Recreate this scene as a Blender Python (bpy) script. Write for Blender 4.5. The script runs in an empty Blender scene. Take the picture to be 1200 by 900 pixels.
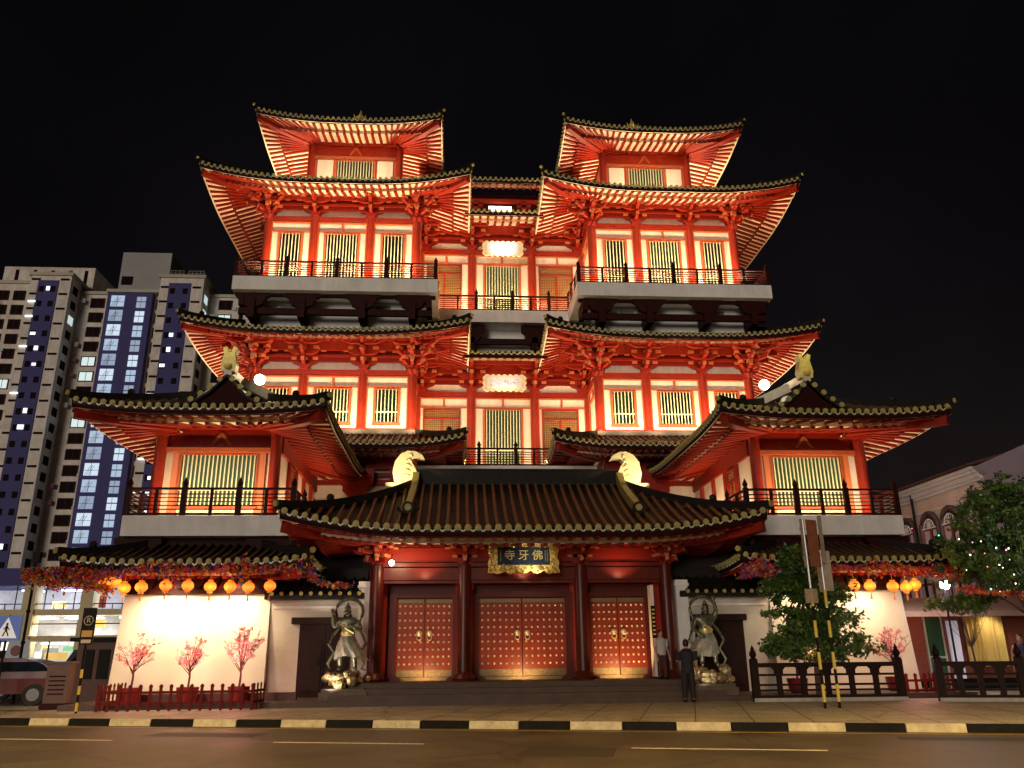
import bpy, math, random
from mathutils import Vector, Matrix
random.seed(7)
SC = bpy.context.scene
COL = SC.collection
R = math.radians
# ------------------------------------------------------------------ camera
yaw, pitch, roll = R(3.874), R(18.355), R(-0.641)
cy_, sy_ = math.cos(yaw), math.sin(yaw)
fw = Vector((sy_*math.cos(pitch), cy_*math.cos(pitch), math.sin(pitch)))
r0 = Vector((cy_, -sy_, 0)); u0 = r0.cross(fw)
rt = r0*math.cos(roll)+u0*math.sin(roll); up = -r0*math.sin(roll)+u0*math.cos(roll)
cam = bpy.data.cameras.new('camera'); co = bpy.data.objects.new('camera', cam); COL.objects.link(co)
m = Matrix((rt, up, -fw)).transposed().to_4x4(); m.translation = Vector((-2.19, 0, 1.6))
co.matrix_world = m
cam.sensor_width = 36; cam.lens = 944.4/1200*36; cam.clip_end = 2000
SC.camera = co
# ------------------------------------------------------------------ world, sun, exposure
w = bpy.data.worlds.new('World'); SC.world = w; w.use_nodes = True
nt = w.node_tree; nt.nodes.clear()
sky = nt.nodes.new('ShaderNodeTexSky'); sky.sky_type = 'NISHITA'; sky.sun_disc = False
SUN_EL, SUN_AZ = R(7), R(200)      # dim city glow comes from behind the camera
sky.sun_elevation = SUN_EL; sky.sun_rotation = SUN_AZ
tint = nt.nodes.new('ShaderNodeMix'); tint.data_type = 'RGBA'; tint.blend_type = 'MULTIPLY'
tint.inputs['Factor'].default_value = 1; tint.inputs[7].default_value = (1.3, .62, .5, 1)
bg = nt.nodes.new('ShaderNodeBackground'); bg.inputs[1].default_value = 0.0042
ow = nt.nodes.new('ShaderNodeOutputWorld')
tcw = nt.nodes.new('ShaderNodeTexCoord'); nz = nt.nodes.new('ShaderNodeTexNoise'); nz.inputs['Scale'].default_value = 2.2; nz.inputs['Detail'].default_value = 5
rw = nt.nodes.new('ShaderNodeValToRGB'); rw.color_ramp.elements[0].position = .35; rw.color_ramp.elements[0].color = (.45,.22,.22,1); rw.color_ramp.elements[1].position = .75; rw.color_ramp.elements[1].color = (1.0,.55,.5,1)
nt.links.new(tcw.outputs['Generated'], nz.inputs['Vector']); nt.links.new(nz.outputs[0], rw.inputs[0]); nt.links.new(rw.outputs[0], tint.inputs[7])
nt.links.new(sky.outputs[0], tint.inputs[6]); nt.links.new(tint.outputs[2], bg.inputs[0]); nt.links.new(bg.outputs[0], ow.inputs[0])
def light(name, kind, loc, energy, color, target=None, size=.2, size_y=None, spot=None, blend=.6, spread=None):
    l = bpy.data.lights.new(name, kind); l.energy = energy; l.color = color
    if kind == 'AREA':
        l.shape = 'RECTANGLE'; l.size = size; l.size_y = size_y or size
        if spread: l.spread = R(spread)
    elif kind == 'SUN': l.angle = size
    else: l.shadow_soft_size = size
    if spot: l.spot_size = R(spot); l.spot_blend = blend
    o = bpy.data.objects.new(name, l); COL.objects.link(o); o.location = loc
    if target is not None:
        d = Vector(target)-Vector(loc)
        o.rotation_euler = d.to_track_quat('-Z', 'Y').to_euler()
    return o
sd = Vector((math.sin(SUN_AZ)*math.cos(SUN_EL), math.cos(SUN_AZ)*math.cos(SUN_EL), math.sin(SUN_EL)))
light('city_glow', 'SUN', (0, -20, 40), 0.95, (1, .87, .74), Vector((0, -20, 40))-sd, size=R(20))
vs = SC.view_settings; vs.view_transform = 'Standard'; vs.look = 'None'; vs.exposure = 0; vs.gamma = 1
WARM = (1, .66, .36); CREAM = (1, .74, .46)
# building uplights (real floodlight strips standing on balconies and ledges)
UP = 2.0
def strip(x0, x1, y, z, e, ty=.35, tz=1.0, col=WARM, sy=.12):
    n = max(1, int(round(abs(x1-x0)/1.35)))
    for i in range(n):
        x = x0+(x1-x0)*(i+.5)/n; k = (1.25, .85, 1.05, .75)[i % 4]
        light('uplight', 'AREA', (x, y, z), e*UP*k/n, col, (x, y+ty, z+tz), size=.45, size_y=sy)
def strip_y(x, y0, y1, z, e, tx=.3, tz=1.0, col=WARM):
    o = light('uplight', 'AREA', (x, (y0+y1)/2, z), e*UP*1.3, col, None, size=.12, size_y=abs(y1-y0))
    o.rotation_euler = (0, math.pi+math.atan2(-tx, tz) if True else 0, 0)
for s in (-1, 1):
    strip(s*4.0, s*12.2, 35.0, 18.36, 520)                     # upper balcony
    strip_y(s*13.9-s*1.0+s*-.35, 36.5, 43.0, 18.36, 260, tx=-.15*s)  # outer side
    strip_y(s*3.75, 36.0, 38.6, 18.36, 110, tx=.1*s)           # inner side
    strip(s*6.6, s*9.8, 36.7, 25.0, 110, ty=.6)                # top storey
    strip_y(s*11.6, 38.6, 41.8, 25.0, 150, tx=-.05*s)
    strip_y(s*4.6, 38.6, 41.8, 25.0, 150, tx=.05*s)
    strip(s*3.6, s*12.0, 35.35, 11.3, 330, ty=.35)             # middle storey
    strip_y(s*13.0, 36.5, 42.0, 11.3, 170, tx=-.1*s)
    strip_y(s*3.5, 36.4, 38.9, 11.3, 70, tx=.1*s)
    strip(s*8.9, s*12.6, 27.45, 6.05, 95, ty=.35)              # corner pavilion
    strip_y(s*13.2, 29.0, 34, 6.05, 60, tx=-.1*s)
    strip_y(s*8.0, 29.0, 34, 6.05, 75, tx=.1*s)
strip(-2.9, 2.9, 38.35, 18.36, 170)                            # middle bay, upper
strip(-2.9, 2.9, 37.2, 10.0, 190)                              # middle bay, second storey
# street lighting over the road (sodium) and the wall washers
for x, y in ((-13, 13), (3, 10), (17, 9)):
    light('street_light', 'SPOT', (x, y, 9), 5200, (1, .62, .20), (x-.5, y+1.5, 0), size=.3, spot=120)
# ------------------------------------------------------------------ materials
MATS = {}
def mat(name, col, rough=.6, metal=0, var=0, scale=6, emis=None, es=0, bump=0, spec=None, kind='noise'):
    if name in MATS: return MATS[name]
    M = bpy.data.materials.new(name); M.use_nodes = True; n = M.node_tree.nodes; L = M.node_tree.links
    b = n['Principled BSDF']; b.inputs['Base Color'].default_value = (*col, 1)
    b.inputs['Roughness'].default_value = rough; b.inputs['Metallic'].default_value = metal
    if spec is not None: b.inputs['Specular IOR Level'].default_value = spec
    if var or bump:
        tc = n.new('ShaderNodeTexCoord'); t = n.new('ShaderNodeTexNoise'); t.inputs['Scale'].default_value = scale
        t.inputs['Detail'].default_value = 6; t.inputs['Roughness'].default_value = .65
        L.new(tc.outputs['Object'], t.inputs['Vector'])
        if var:
            cr = n.new('ShaderNodeValToRGB')
            cr.color_ramp.elements[0].position = .3; cr.color_ramp.elements[1].position = .7
            cr.color_ramp.elements[0].color = (*[c*(1-var) for c in col], 1)
            cr.color_ramp.elements[1].color = (*[min(1, c*(1+var)) for c in col], 1)
            L.new(t.outputs[0], cr.inputs[0]); L.new(cr.outputs[0], b.inputs['Base Color'])
        if bump:
            bp = n.new('ShaderNodeBump'); bp.inputs['Strength'].default_value = bump; bp.inputs['Distance'].default_value = .02
            L.new(t.outputs[0], bp.inputs['Height']); L.new(bp.outputs[0], b.inputs['Normal'])
    if emis:
        b.inputs['Emission Color'].default_value = (*emis, 1); b.inputs['Emission Strength'].default_value = es
    MATS[name] = M
    return M
RED = mat('red_wood', (.235, .0145, .005), .5, bump=.15, spec=.25, var=.18, scale=3)
COLRED = mat('column_red', (.24, .020, .008), .42, spec=.35, var=.15, scale=2)
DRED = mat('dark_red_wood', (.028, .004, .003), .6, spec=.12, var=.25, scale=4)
FRAME = mat('orange_frame', (.34, .075, .022), .6, var=.15)
WHITE = mat('cream_plaster', (.74, .66, .55), .7, var=.06, scale=1.5)
GREYW = mat('pale_slab', (.80, .78, .74), .75, var=.10, scale=.9)
BOARD = mat('soffit_board', (.78, .68, .52), .6, var=.08)
TILE = mat('roof_tile', (.013, .010, .008), .55, spec=.2, var=.4, scale=5, bump=.3)
RIB = mat('tile_rib', (.075, .036, .016), .5, spec=.25, var=.4, scale=4, bump=.2)
DISC = mat('glazed_tile_end', (.40, .34, .11), .5, spec=.2, var=.3, scale=9)
DRIP = mat('drip_tile', (.62, .58, .40), .35, var=.15, scale=9)
BAR = mat('window_bar', (.60, .64, .42), .6)
PANE = mat('green_pane', (.02, .04, .02), .3, spec=.2, emis=(.20, .32, .08), es=.12)
PANE2 = mat('dark_pane', (.012, .02, .015), .3, spec=.2, emis=(.1, .18, .05), es=.03)
GOLD = mat('gold_leaf', (.72, .50, .14), .35, metal=.7, var=.45, scale=14, bump=.6)
BRONZE = mat('bronze', (.13, .12, .075), .38, metal=.45, var=.7, scale=9, bump=.3)
BLACK = mat('black_metal', (.010, .010, .010), .6, spec=.1)
GRED = mat('shaded_gate_red', (.07, .008, .005), .4, spec=.25)  # darker copy of red wood; gatehouse shade put into the colour
ASPH = mat('asphalt', (.060, .050, .036), .6, var=.35, scale=1.8, bump=.5)
PAVE = mat('pavement_stone', (.33, .31, .27), .7, var=.25, scale=1.2, bump=.3)
STONE = mat('platform_stone', (.06, .034, .025), .6, var=.25, scale=2)
LAMP = mat('lamp_glow', (1, .9, .7), .5, emis=(1, .86, .62), es=25)
def layered(M, scale1, scale2, dark, light_, brick=None):
    n = M.node_tree.nodes; L = M.node_tree.links; b = n['Principled BSDF']
    tc = n.new('ShaderNodeTexCoord'); a = n.new('ShaderNodeTexNoise'); a.inputs['Scale'].default_value = scale1; a.inputs['Detail'].default_value = 8; a.inputs['Roughness'].default_value = .7
    f = n.new('ShaderNodeTexNoise'); f.inputs['Scale'].default_value = scale2; f.inputs['Detail'].default_value = 2
    r = n.new('ShaderNodeValToRGB'); r.color_ramp.elements[0].position = .38; r.color_ramp.elements[1].position = .62
    r.color_ramp.elements[0].color = (*dark, 1); r.color_ramp.elements[1].color = (*light_, 1)
    r2 = n.new('ShaderNodeValToRGB'); r2.color_ramp.elements[0].position = .35; r2.color_ramp.elements[1].position = .65
    r2.color_ramp.elements[0].color = (.55,.55,.55,1); r2.color_ramp.elements[1].color = (1.35,1.35,1.35,1)
    m = n.new('ShaderNodeMix'); m.data_type = 'RGBA'; m.blend_type = 'MULTIPLY'; m.inputs['Factor'].default_value = 1
    for t in (a, f): L.new(tc.outputs['Object'], t.inputs['Vector'])
    L.new(a.outputs[0], r.inputs[0]); L.new(f.outputs[0], r2.inputs[0]); L.new(r.outputs[0], m.inputs[6]); L.new(r2.outputs[0], m.inputs[7]); out = m.outputs[2]
    v = n.new('ShaderNodeTexVoronoi'); v.feature = 'DISTANCE_TO_EDGE'; v.inputs['Scale'].default_value = .35
    nw = n.new('ShaderNodeTexNoise'); nw.inputs['Scale'].default_value = 1.3; nw.inputs['Detail'].default_value = 6; mv = n.new('ShaderNodeMix'); mv.data_type = 'RGBA'; mv.inputs['Factor'].default_value = .25
    L.new(tc.outputs['Object'], nw.inputs['Vector']); L.new(tc.outputs['Object'], mv.inputs[6]); L.new(nw.outputs['Color'], mv.inputs[7]); L.new(mv.outputs[2], v.inputs['Vector'])
    rc = n.new('ShaderNodeValToRGB'); rc.color_ramp.elements[0].position = 0; rc.color_ramp.elements[0].color = (.35,.35,.35,1); rc.color_ramp.elements[1].position = .012; rc.color_ramp.elements[1].color = (1,1,1,1)
    L.new(v.outputs['Distance'], rc.inputs[0]); m2 = n.new('ShaderNodeMix'); m2.data_type = 'RGBA'; m2.blend_type = 'MULTIPLY'; m2.inputs['Factor'].default_value = .8
    L.new(out, m2.inputs[6]); L.new(rc.outputs[0], m2.inputs[7]); L.new(m2.outputs[2], b.inputs['Base Color'])
    rr = n.new('ShaderNodeMapRange'); rr.inputs['To Min'].default_value = .38; rr.inputs['To Max'].default_value = .8; L.new(a.outputs[0], rr.inputs[0]); L.new(rr.outputs[0], b.inputs['Roughness'])
layered(ASPH, .55, 38, (.042,.034,.024), (.082,.068,.048)); layered(PAVE, .8, 30, (.24,.22,.18), (.38,.35,.29))
def streaks(M, amt=.35, sx=3.0):
    n = M.node_tree.nodes; L = M.node_tree.links; b = n['Principled BSDF']; old = b.inputs['Base Color'].links[0].from_socket
    tc = n.new('ShaderNodeTexCoord'); mp = n.new('ShaderNodeMapping'); mp.inputs['Scale'].default_value = (sx, sx, .25)
    t = n.new('ShaderNodeTexNoise'); t.inputs['Scale'].default_value = 1.6; t.inputs['Detail'].default_value = 7; t.inputs['Roughness'].default_value = .7
    r = n.new('ShaderNodeValToRGB'); r.color_ramp.elements[0].position = .36; r.color_ramp.elements[0].color = (1-amt, 1-amt*1.05, 1-amt*1.15, 1); r.color_ramp.elements[1].position = .6; r.color_ramp.elements[1].color = (1,1,1,1)
    m = n.new('ShaderNodeMix'); m.data_type = 'RGBA'; m.blend_type = 'MULTIPLY'; m.inputs['Factor'].default_value = 1
    L.new(tc.outputs['Object'], mp.inputs[0]); L.new(mp.outputs[0], t.inputs['Vector']); L.new(t.outputs[0], r.inputs[0]); L.new(old, m.inputs[6]); L.new(r.outputs[0], m.inputs[7]); L.new(m.outputs[2], b.inputs['Base Color'])
streaks(GREYW, .14, 1.2); streaks(WHITE, .14)
# ------------------------------------------------------------------ mesh builder
class MB:
    def __init__(s): s.v = []; s.f = []; s.m = []; s.M = Matrix.Identity(4)
    def add(s, vs, fs, m=0):
        o = len(s.v); M = s.M
        s.v += [tuple(M @ Vector(p)) for p in vs]; s.f += [tuple(i+o for i in f) for f in fs]; s.m += [m]*len(fs)
    def box(s, x0, x1, y0, y1, z0, z1, m=0):
        s.add([(x0,y0,z0),(x1,y0,z0),(x1,y1,z0),(x0,y1,z0),(x0,y0,z1),(x1,y0,z1),(x1,y1,z1),(x0,y1,z1)],
              [(0,3,2,1),(4,5,6,7),(0,1,5,4),(1,2,6,5),(2,3,7,6),(3,0,4,7)], m)
    def bar(s, p, q, w, h, m=0, upv=(0,0,1)):       # box along p-q
        p, q = Vector(p), Vector(q); d = (q-p).normalized(); u = Vector(upv); sd = d.cross(u).normalized(); u = sd.cross(d)
        vs = []
        for c in (p, q):
            for a, b in ((-1,-1),(1,-1),(1,1),(-1,1)): vs.append(c+sd*a*w/2+u*b*h/2)
        s.add(vs, [(3,2,1,0),(4,5,6,7),(0,1,5,4),(1,2,6,5),(2,3,7,6),(3,0,4,7)], m)
    def poly(s, pts, axis, a, b, m=0):              # extrude 2D polygon; axis 'y': pts=(x,z); 'x': pts=(y,z); 'z': pts=(x,y)
        n = len(pts); f = {'y': lambda p, t: (p[0], t, p[1]), 'x': lambda p, t: (t, p[0], p[1]), 'z': lambda p, t: (p[0], p[1], t)}[axis]
        s.add([f(p, a) for p in pts]+[f(p, b) for p in pts],
              [tuple(range(n)), tuple(range(2*n-1, n-1, -1))]+[(i, (i+n), (i+1) % n+n, (i+1) % n) for i in range(n)], m)
    def tube(s, path, r, n=8, m=0, cap=True):
        path = [Vector(p) for p in path]; k = len(path); vs = []; rr = r if isinstance(r, (list, tuple)) else [r]*k
        for i, p in enumerate(path):
            d = (path[min(i+1, k-1)]-path[max(i-1, 0)]).normalized()
            a = Vector((0,0,1)) if abs(d.z) < .9 else Vector((1,0,0))
            x = d.cross(a).normalized(); y = x.cross(d)
            for j in range(n):
                t = 2*math.pi*j/n; vs.append(p+(x*math.cos(t)+y*math.sin(t))*rr[i])
        fs = [(i*n+j, i*n+(j+1) % n, (i+1)*n+(j+1) % n, (i+1)*n+j) for i in range(k-1) for j in range(n)]
        if cap: fs += [tuple(range(n-1, -1, -1)), tuple(range((k-1)*n, k*n))]
        s.add(vs, fs, m)
    def lathe(s, prof, c=(0,0,0), n=12, m=0, sx=1, sy=1):
        vs = []; k = len(prof)
        for r, z in prof:
            for j in range(n):
                t = 2*math.pi*j/n; vs.append((c[0]+r*math.cos(t)*sx, c[1]+r*math.sin(t)*sy, c[2]+z))
        fs = [(i*n+j, i*n+(j+1) % n, (i+1)*n+(j+1) % n, (i+1)*n+j) for i in range(k-1) for j in range(n)]
        fs += [tuple(range(n-1, -1, -1)), tuple(range((k-1)*n, k*n))]
        s.add(vs, fs, m)
    def ball(s, c, r, n=10, k=7, m=0, sx=1, sy=1, sz=1):
        s.lathe([(max(r*math.sin(math.pi*i/k), .002), -r*sz*math.cos(math.pi*i/k)) for i in range(k+1)], c, n, m, sx, sy)
    def disc(s, c, r, d, t=.04, n=10, m=0):         # short cylinder whose axis is d
        c = Vector(c); d = Vector(d).normalized(); s.tube([c-d*t/2, c+d*t/2], r, n, m)
    def leaf(s, c, size, m=0):
        c = Vector(c); a = Vector((random.gauss(0,1), random.gauss(0,1), random.gauss(0,1))).normalized()
        b = a.cross(Vector((random.gauss(0,1), random.gauss(0,1), random.gauss(0,1)))).normalized()
        s.add([c-a*size, c-b*size*.45, c+a*size, c+b*size*.45], [(0,1,2,3)], m)
    def build(s, name, mats, parent=None, loc=None, smooth=False):
        me = bpy.data.meshes.new(name); me.from_pydata(s.v, [], s.f)
        if not isinstance(mats, (list, tuple)): mats = [mats]
        for x in mats: me.materials.append(x)
        if len(mats) > 1: me.polygons.foreach_set('material_index', s.m)
        if smooth:
            me.polygons.foreach_set('use_smooth', [True]*len(me.polygons))
            try: me.set_sharp_from_angle(angle=R(35))
            except Exception: pass
        me.update(); o = bpy.data.objects.new(name, me); COL.objects.link(o)
        if parent: o.parent = parent
        if loc is not None: o.location = loc
        elif parent is not None and parent.type == 'EMPTY' and parent.get('world_parts'): o.location = -parent.location
        return o
def thing(name, label, cat, loc=(0,0,0), group=None, rz=0, world=False):
    o = bpy.data.objects.new(name, None); COL.objects.link(o); o.location = loc; o.rotation_euler = (0,0,rz)
    o.empty_display_size = .3
    o['label'] = label; o['category'] = cat
    if group: o['group'] = group
    if world: o['world_parts'] = 1
    return o
def tag(o, label, cat, group=None):
    o['label'] = label; o['category'] = cat
    if group: o['group'] = group
    return o
def struct(o, kind='structure'):
    o['kind'] = kind; return o
def dup(root, loc, label, rz=None, cat=None):
    r = root.copy(); COL.objects.link(r); r.location = loc; r['label'] = label
    if rz is not None: r.rotation_euler = (0,0,rz)
    for ch in list(root.children):
        c = ch.copy(); COL.objects.link(c); c.parent = r
        for g in ch.children:
            d = g.copy(); COL.objects.link(d); d.parent = c
    return r
def copy_part(p, parent, loc, rz=0):
    c = p.copy(); COL.objects.link(c); c.parent = parent; c.location = loc; c.rotation_euler = (0,0,rz)
    for g in p.children:
        d = g.copy(); COL.objects.link(d); d.parent = c
    return c
def lin(a, b, n): return [a+(b-a)*i/n for i in range(n+1)]
# ------------------------------------------------------------------ ground, road, pavement
mb = MB(); mb.box(-400, 400, -300, 700, -.5, -.02); struct(mb.build('ground', ASPH))
K0 = Vector((-40, 29.8, 0)); KD = Vector((1, -.279, 0)).normalized(); KN = Vector((.279, 1, 0)).normalized()
def kp(t, n, z): return K0+KD*t+KN*n+Vector((0,0,z))
mb = MB(); mb.add([kp(-60,-26,0), kp(160,-26,0), kp(160,.02,0), kp(-60,.02,0)], [(0,1,2,3)])
struct(mb.build('road', ASPH))
mb = MB()
for t, n, L in ((29.6,-3.1,3.4),(36.5,-3.1,3.0),(43.3,-3.35,3.2),(22,-3.1,3.4),(50,-3.3,3)):
    mb.add([kp(t,n-.06,.004), kp(t+L,n-.06,.004), kp(t+L,n+.06,.004), kp(t,n+.06,.004)], [(0,1,2,3)])
struct(mb.build('lane_marking', mat('road_paint', (.62,.60,.52), .7, var=.3, scale=8)))
mb = MB(); mb.add([kp(-60,-.42,.004), kp(160,-.42,.004), kp(160,-.30,.004), kp(-60,-.30,.004)], [(0,1,2,3)])
struct(mb.build('edge_marking', mat('yellow_paint', (.42,.30,.06), .7, var=.4, scale=8)))
mb = MB(); mb.add([kp(-60,.16,.146), kp(160,.16,.146), kp(160,60,.146), kp(-60,60,.146)], [(0,1,2,3)])
struct(mb.build('pavement', PAVE))
mb = MB(); mb.add([kp(4,4.4,.150), kp(25.2,4.4,.150), kp(25.2,30,.150), kp(4,30,.150)], [(0,1,2,3)])
mb2 = mb
KBL = mat('kerb_black', (.012,.012,.012), .8, spec=.1, var=.3, scale=8); KWH = mat('kerb_cream', (.52,.47,.32), .7, var=.3, scale=5, bump=.4)
mb = MB()
for i in range(120):
    t = -40+i*1.12
    a, b = kp(t+.012,0,0), kp(t+1.11,0,0)
    vs = [kp(t+.012,0,-.02), kp(t+1.11,0,-.02), kp(t+1.11,.16,-.02), kp(t+.012,.16,-.02), kp(t+.012,.03,.155), kp(t+1.11,.03,.155), kp(t+1.11,.16,.155), kp(t+.012,.16,.155)]
    mb.add(vs, [(0,3,2,1),(4,5,6,7),(0,1,5,4),(1,2,6,5),(2,3,7,6),(3,0,4,7)], i % 2)
struct(mb.build('kerb', [KBL, KWH]))
# joints scored across the paving
mb = MB()
for i in range(70):
    t = i*1.2; mb.add([kp(t,.16,.150), kp(t+.025,.16,.150), kp(t+.025,9,.150), kp(t,9,.150)], [(0,1,2,3)])
for j in range(6):
    n = 1.3+j*1.3; mb.add([kp(0,n,.150), kp(90,n,.150), kp(90,n+.025,.150), kp(0,n+.025,.150)], [(0,1,2,3)])
struct(mb.build('paving_joint', mat('joint', (.06,.05,.04), .9)))
PATCH = mat('asphalt_patch', (.030,.026,.020), .7, var=.3, scale=12, bump=.4)
mb = MB()
for t, n, a, b in ((33,-2.3,2.6,.9),(41.5,-4.6,1.6,1.3),(48,-1.6,3.6,.7),(27,-5.4,2.2,1.2)): mb.add([kp(t,n,.003), kp(t+a,n+.04,.003), kp(t+a-.05,n+b,.003), kp(t+.06,n+b-.05,.003)], [(0,1,2,3)])
struct(mb.build('road_patch', PATCH))
def cover(t_, n_, label):
    c_ = kp(t_, n_, .002); b_ = MB(); b_.lathe([(.34,0),(.34,.006)], c_, 28, 0)
    for k in range(5): b_.box(c_.x-.22, c_.x+.22, c_.y-.2+k*.1-.015, c_.y-.2+k*.1+.015, .0082, .013, 1)
    tag(b_.build('manhole_cover', [mat('cast_iron', (.035,.03,.027), .5, metal=.4), mat('iron_rib', (.06,.05,.045), .4, metal=.4)]), label, 'manhole cover')
mb = MB(); mb.box(-13.3, 13.4, 24.9, 46, .1, .30); struct(mb.build('forecourt', STONE))
# ------------------------------------------------------------------ curved tiled roof
def roof(parent, x0, x1, y0, y1, D, O, ze, rise, lift=.8, RR=4.5, srise=.9, sp=.28, sides='FLRB', dr=.078, steps=22,
         closed=False, rsp=1.32, name='roof', ribm=None, cut=None, sof=None):
    """hip roof over a rectangle; ze = eave level at mid side, D = slope width in plan, O = overhang"""
    F_, L_, R_, B_ = [c in sides for c in 'FLRB']; BIG = 1e3
    def dd(x, y):
        dx = min(x-x0 if L_ else BIG, x1-x if R_ else BIG); dy = min(y-y0 if F_ else BIG, y1-y if B_ else BIG)
        return dx, dy
    def lf(x, y):
        dx, dy = dd(x, y); mm = max(dx, dy)
        return lift*max(0, 1-mm/RR)**2.2
    def H(x, y):
        d = max(0, min(min(dd(x, y)), D)); t = d/D
        return ze+lf(x, y)+rise*(.72*t+.28*t*t)
    def S(x, y):
        d = max(0, min(min(dd(x, y)), O)); return ze-.26+lf(x, y)*(1-.35*d/O)+srise*d/O
    def grid(a, b, dens):
        n = max(4, int((b-a)/dens)); return lin(a, b, n)
    xs = sorted(set([round(v, 4) for v in grid(x0, x1, .55)]+[round(x0+D, 4), round(x1-D, 4), round(x0+O, 4), round(x1-O, 4)]))
    ys = sorted(set([round(v, 4) for v in grid(y0, y1, .55)]+[round(y0+D, 4), round(y1-D, 4), round(y0+O, 4), round(y1-O, 4)]))
    xs = [v for v in xs if x0-1e-4 <= v <= x1+1e-4]; ys = [v for v in ys if y0-1e-4 <= v <= y1+1e-4]
    T = MB()
    for i in range(len(xs)-1):
        for j in range(len(ys)-1):
            xm, ym = (xs[i]+xs[i+1])/2, (ys[j]+ys[j+1])/2
            if not closed and min(dd(xm, ym)) > D: continue
            q = [(xs[i],ys[j]),(xs[i+1],ys[j]),(xs[i+1],ys[j+1]),(xs[i],ys[j+1])]
            T.add([(x, y, H(x, y)) for x, y in q], [(0,1,2,3)], 0)
    # tile ribs, round tile ends and drip tiles
    E = MB(); sidesd = []
    if F_: sidesd.append(('F', x0, x1, lambda a, d: (a, y0+d), (0,-1,0)))
    if B_: sidesd.append(('B', x0, x1, lambda a, d: (a, y1-d), (0,1,0)))
    if L_: sidesd.append(('L', y0, y1, lambda a, d: (x0+d, a), (-1,0,0)))
    if R_: sidesd.append(('R', y0, y1, lambda a, d: (x1-d, a), (1,0,0)))
    for sname, a0, a1, P, od in sidesd:
        n = max(2, int(round((a1-a0)/sp))); q = (a1-a0)/n
        for i in range(n):
            a = a0+q*(i+.5)
            if cut and cut(sname, a): continue
            x, y = P(a, 0); dx, dy = dd(x, y); L = min(D, max(dx, dy) if max(dx, dy) < BIG/2 else D)
            if sname in 'FB' and not (L_ or R_): L = D
            k = 2 if L < .8 else 6
            pts = []
            for t in lin(0, L, k):
                px, py = P(a, t); pts.append((px, py, H(px, py)+.035))
            T.tube(pts, .062 if sp > .25 else .05, 6, 1, cap=False)
            z = H(x, y)
            jr = random.uniform(.93,1.05); z += random.uniform(-.008,.008)
            E.disc((x+od[0]*.03, y+od[1]*.03, z+.02), dr*jr, (od[0]+random.gauss(0,.05), od[1]+random.gauss(0,.05), random.gauss(0,.06)), .06, 12, 0)
            E.disc((x+od[0]*.065, y+od[1]*.065, z+.02), dr*.55, od, .03, 8, 0)
            if i < n-1:                                   # drooping drip tile
                a2 = a+q/2; x2, y2 = P(a2, 0); z2 = H(x2, y2)-.035
                pl = []
                for t, dz in ((-.36,.02),(-.2,-.05),(0,-.085),(.2,-.05),(.36,.02)):
                    px, py = P(a2+t*q, 0); pl.append((px+od[0]*.02, py+od[1]*.02, z2+dz))
                for t, dz in ((.36,.045),(0,-.04),(-.36,.045)):
                    px, py = P(a2+t*q, 0); pl.append((px+od[0]*.02, py+od[1]*.02, z2+dz))
                E.add(pl, [tuple(range(8))], 1); E.add([(p[0]-od[0]*.05, p[1]-od[1]*.05, p[2]) for p in pl[:5]]+pl[:5], [(i_, i_+1, i_+6, i_+5) for i_ in range(4)], 1)
        # eave boards
        pa = lin(a0, a1, max(10, int((a1-a0)/.4)))
        for u, v in zip(pa[:-1], pa[1:]):
            x, y = P(u, .02); X, Y = P(v, .02); h0, h1 = H(x, y), H(X, Y); s0, s1 = S(x, y), S(X, Y)
            T.add([(x,y,h0-.0),(X,Y,h1-.0),(X,Y,h1-.13),(x,y,h0-.13)], [(0,1,2,3)], 0)
            x2, y2 = P(u, .09); X2, Y2 = P(v, .09)
            T.add([(x,y,h0-.13),(X,Y,h1-.13),(X2,Y2,s1-.02),(x2,y2,s0-.02)], [(0,1,2,3)], 2)
    # hip ridges
    def hip(cx, cy, ax, ay):
        pts = []
        for t in lin(-.06, D-.05, 9):
            x, y = cx+ax*t, cy+ay*t; pts.append((x, y, H(min(max(x, x0), x1), min(max(y, y0), y1))+.13))
        pts[0] = (pts[0][0], pts[0][1], pts[0][2]+.03)
        for p, q in zip(pts[:-1], pts[1:]): T.bar(p, q, .2, .26, 0)
        T.ball((pts[3][0], pts[3][1], pts[3][2]+.2), .13, 8, 5, 0)
        E.disc((pts[0][0]-ax*.05, pts[0][1]-ay*.05, pts[0][2]+.02), dr*1.0, (-ax, -ay, 0), .07, 12, 0)
    if F_ and L_: hip(x0, y0, 1, 1)
    if F_ and R_: hip(x1, y0, -1, 1)
    if B_ and L_: hip(x0, y1, 1, -1)
    if B_ and R_: hip(x1, y1, -1, -1)
    ro = T.build(name, [TILE, ribm or RIB, DRED], parent, smooth=False)
    E.build('tile_end', [DISC, DRIP], ro)
    # soffit boards and rafters
    B = MB(); st = .95 if O > 1.5 else O*.5; drop = .17
    xs2 = sorted(set([round(v,4) for v in grid(x0, x1, .6)]+[round(v,4) for v in (x0+st, x1-st, x0+O, x1-O)])); ys2 = sorted(set([round(v,4) for v in grid(y0, y1, .6)]+[round(v,4) for v in (y0+st, y1-st, y0+O, y1-O)]))
    xs2 = [v for v in xs2 if x0-1e-4 <= v <= x1+1e-4]; ys2 = [v for v in ys2 if y0-1e-4 <= v <= y1+1e-4]
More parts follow.
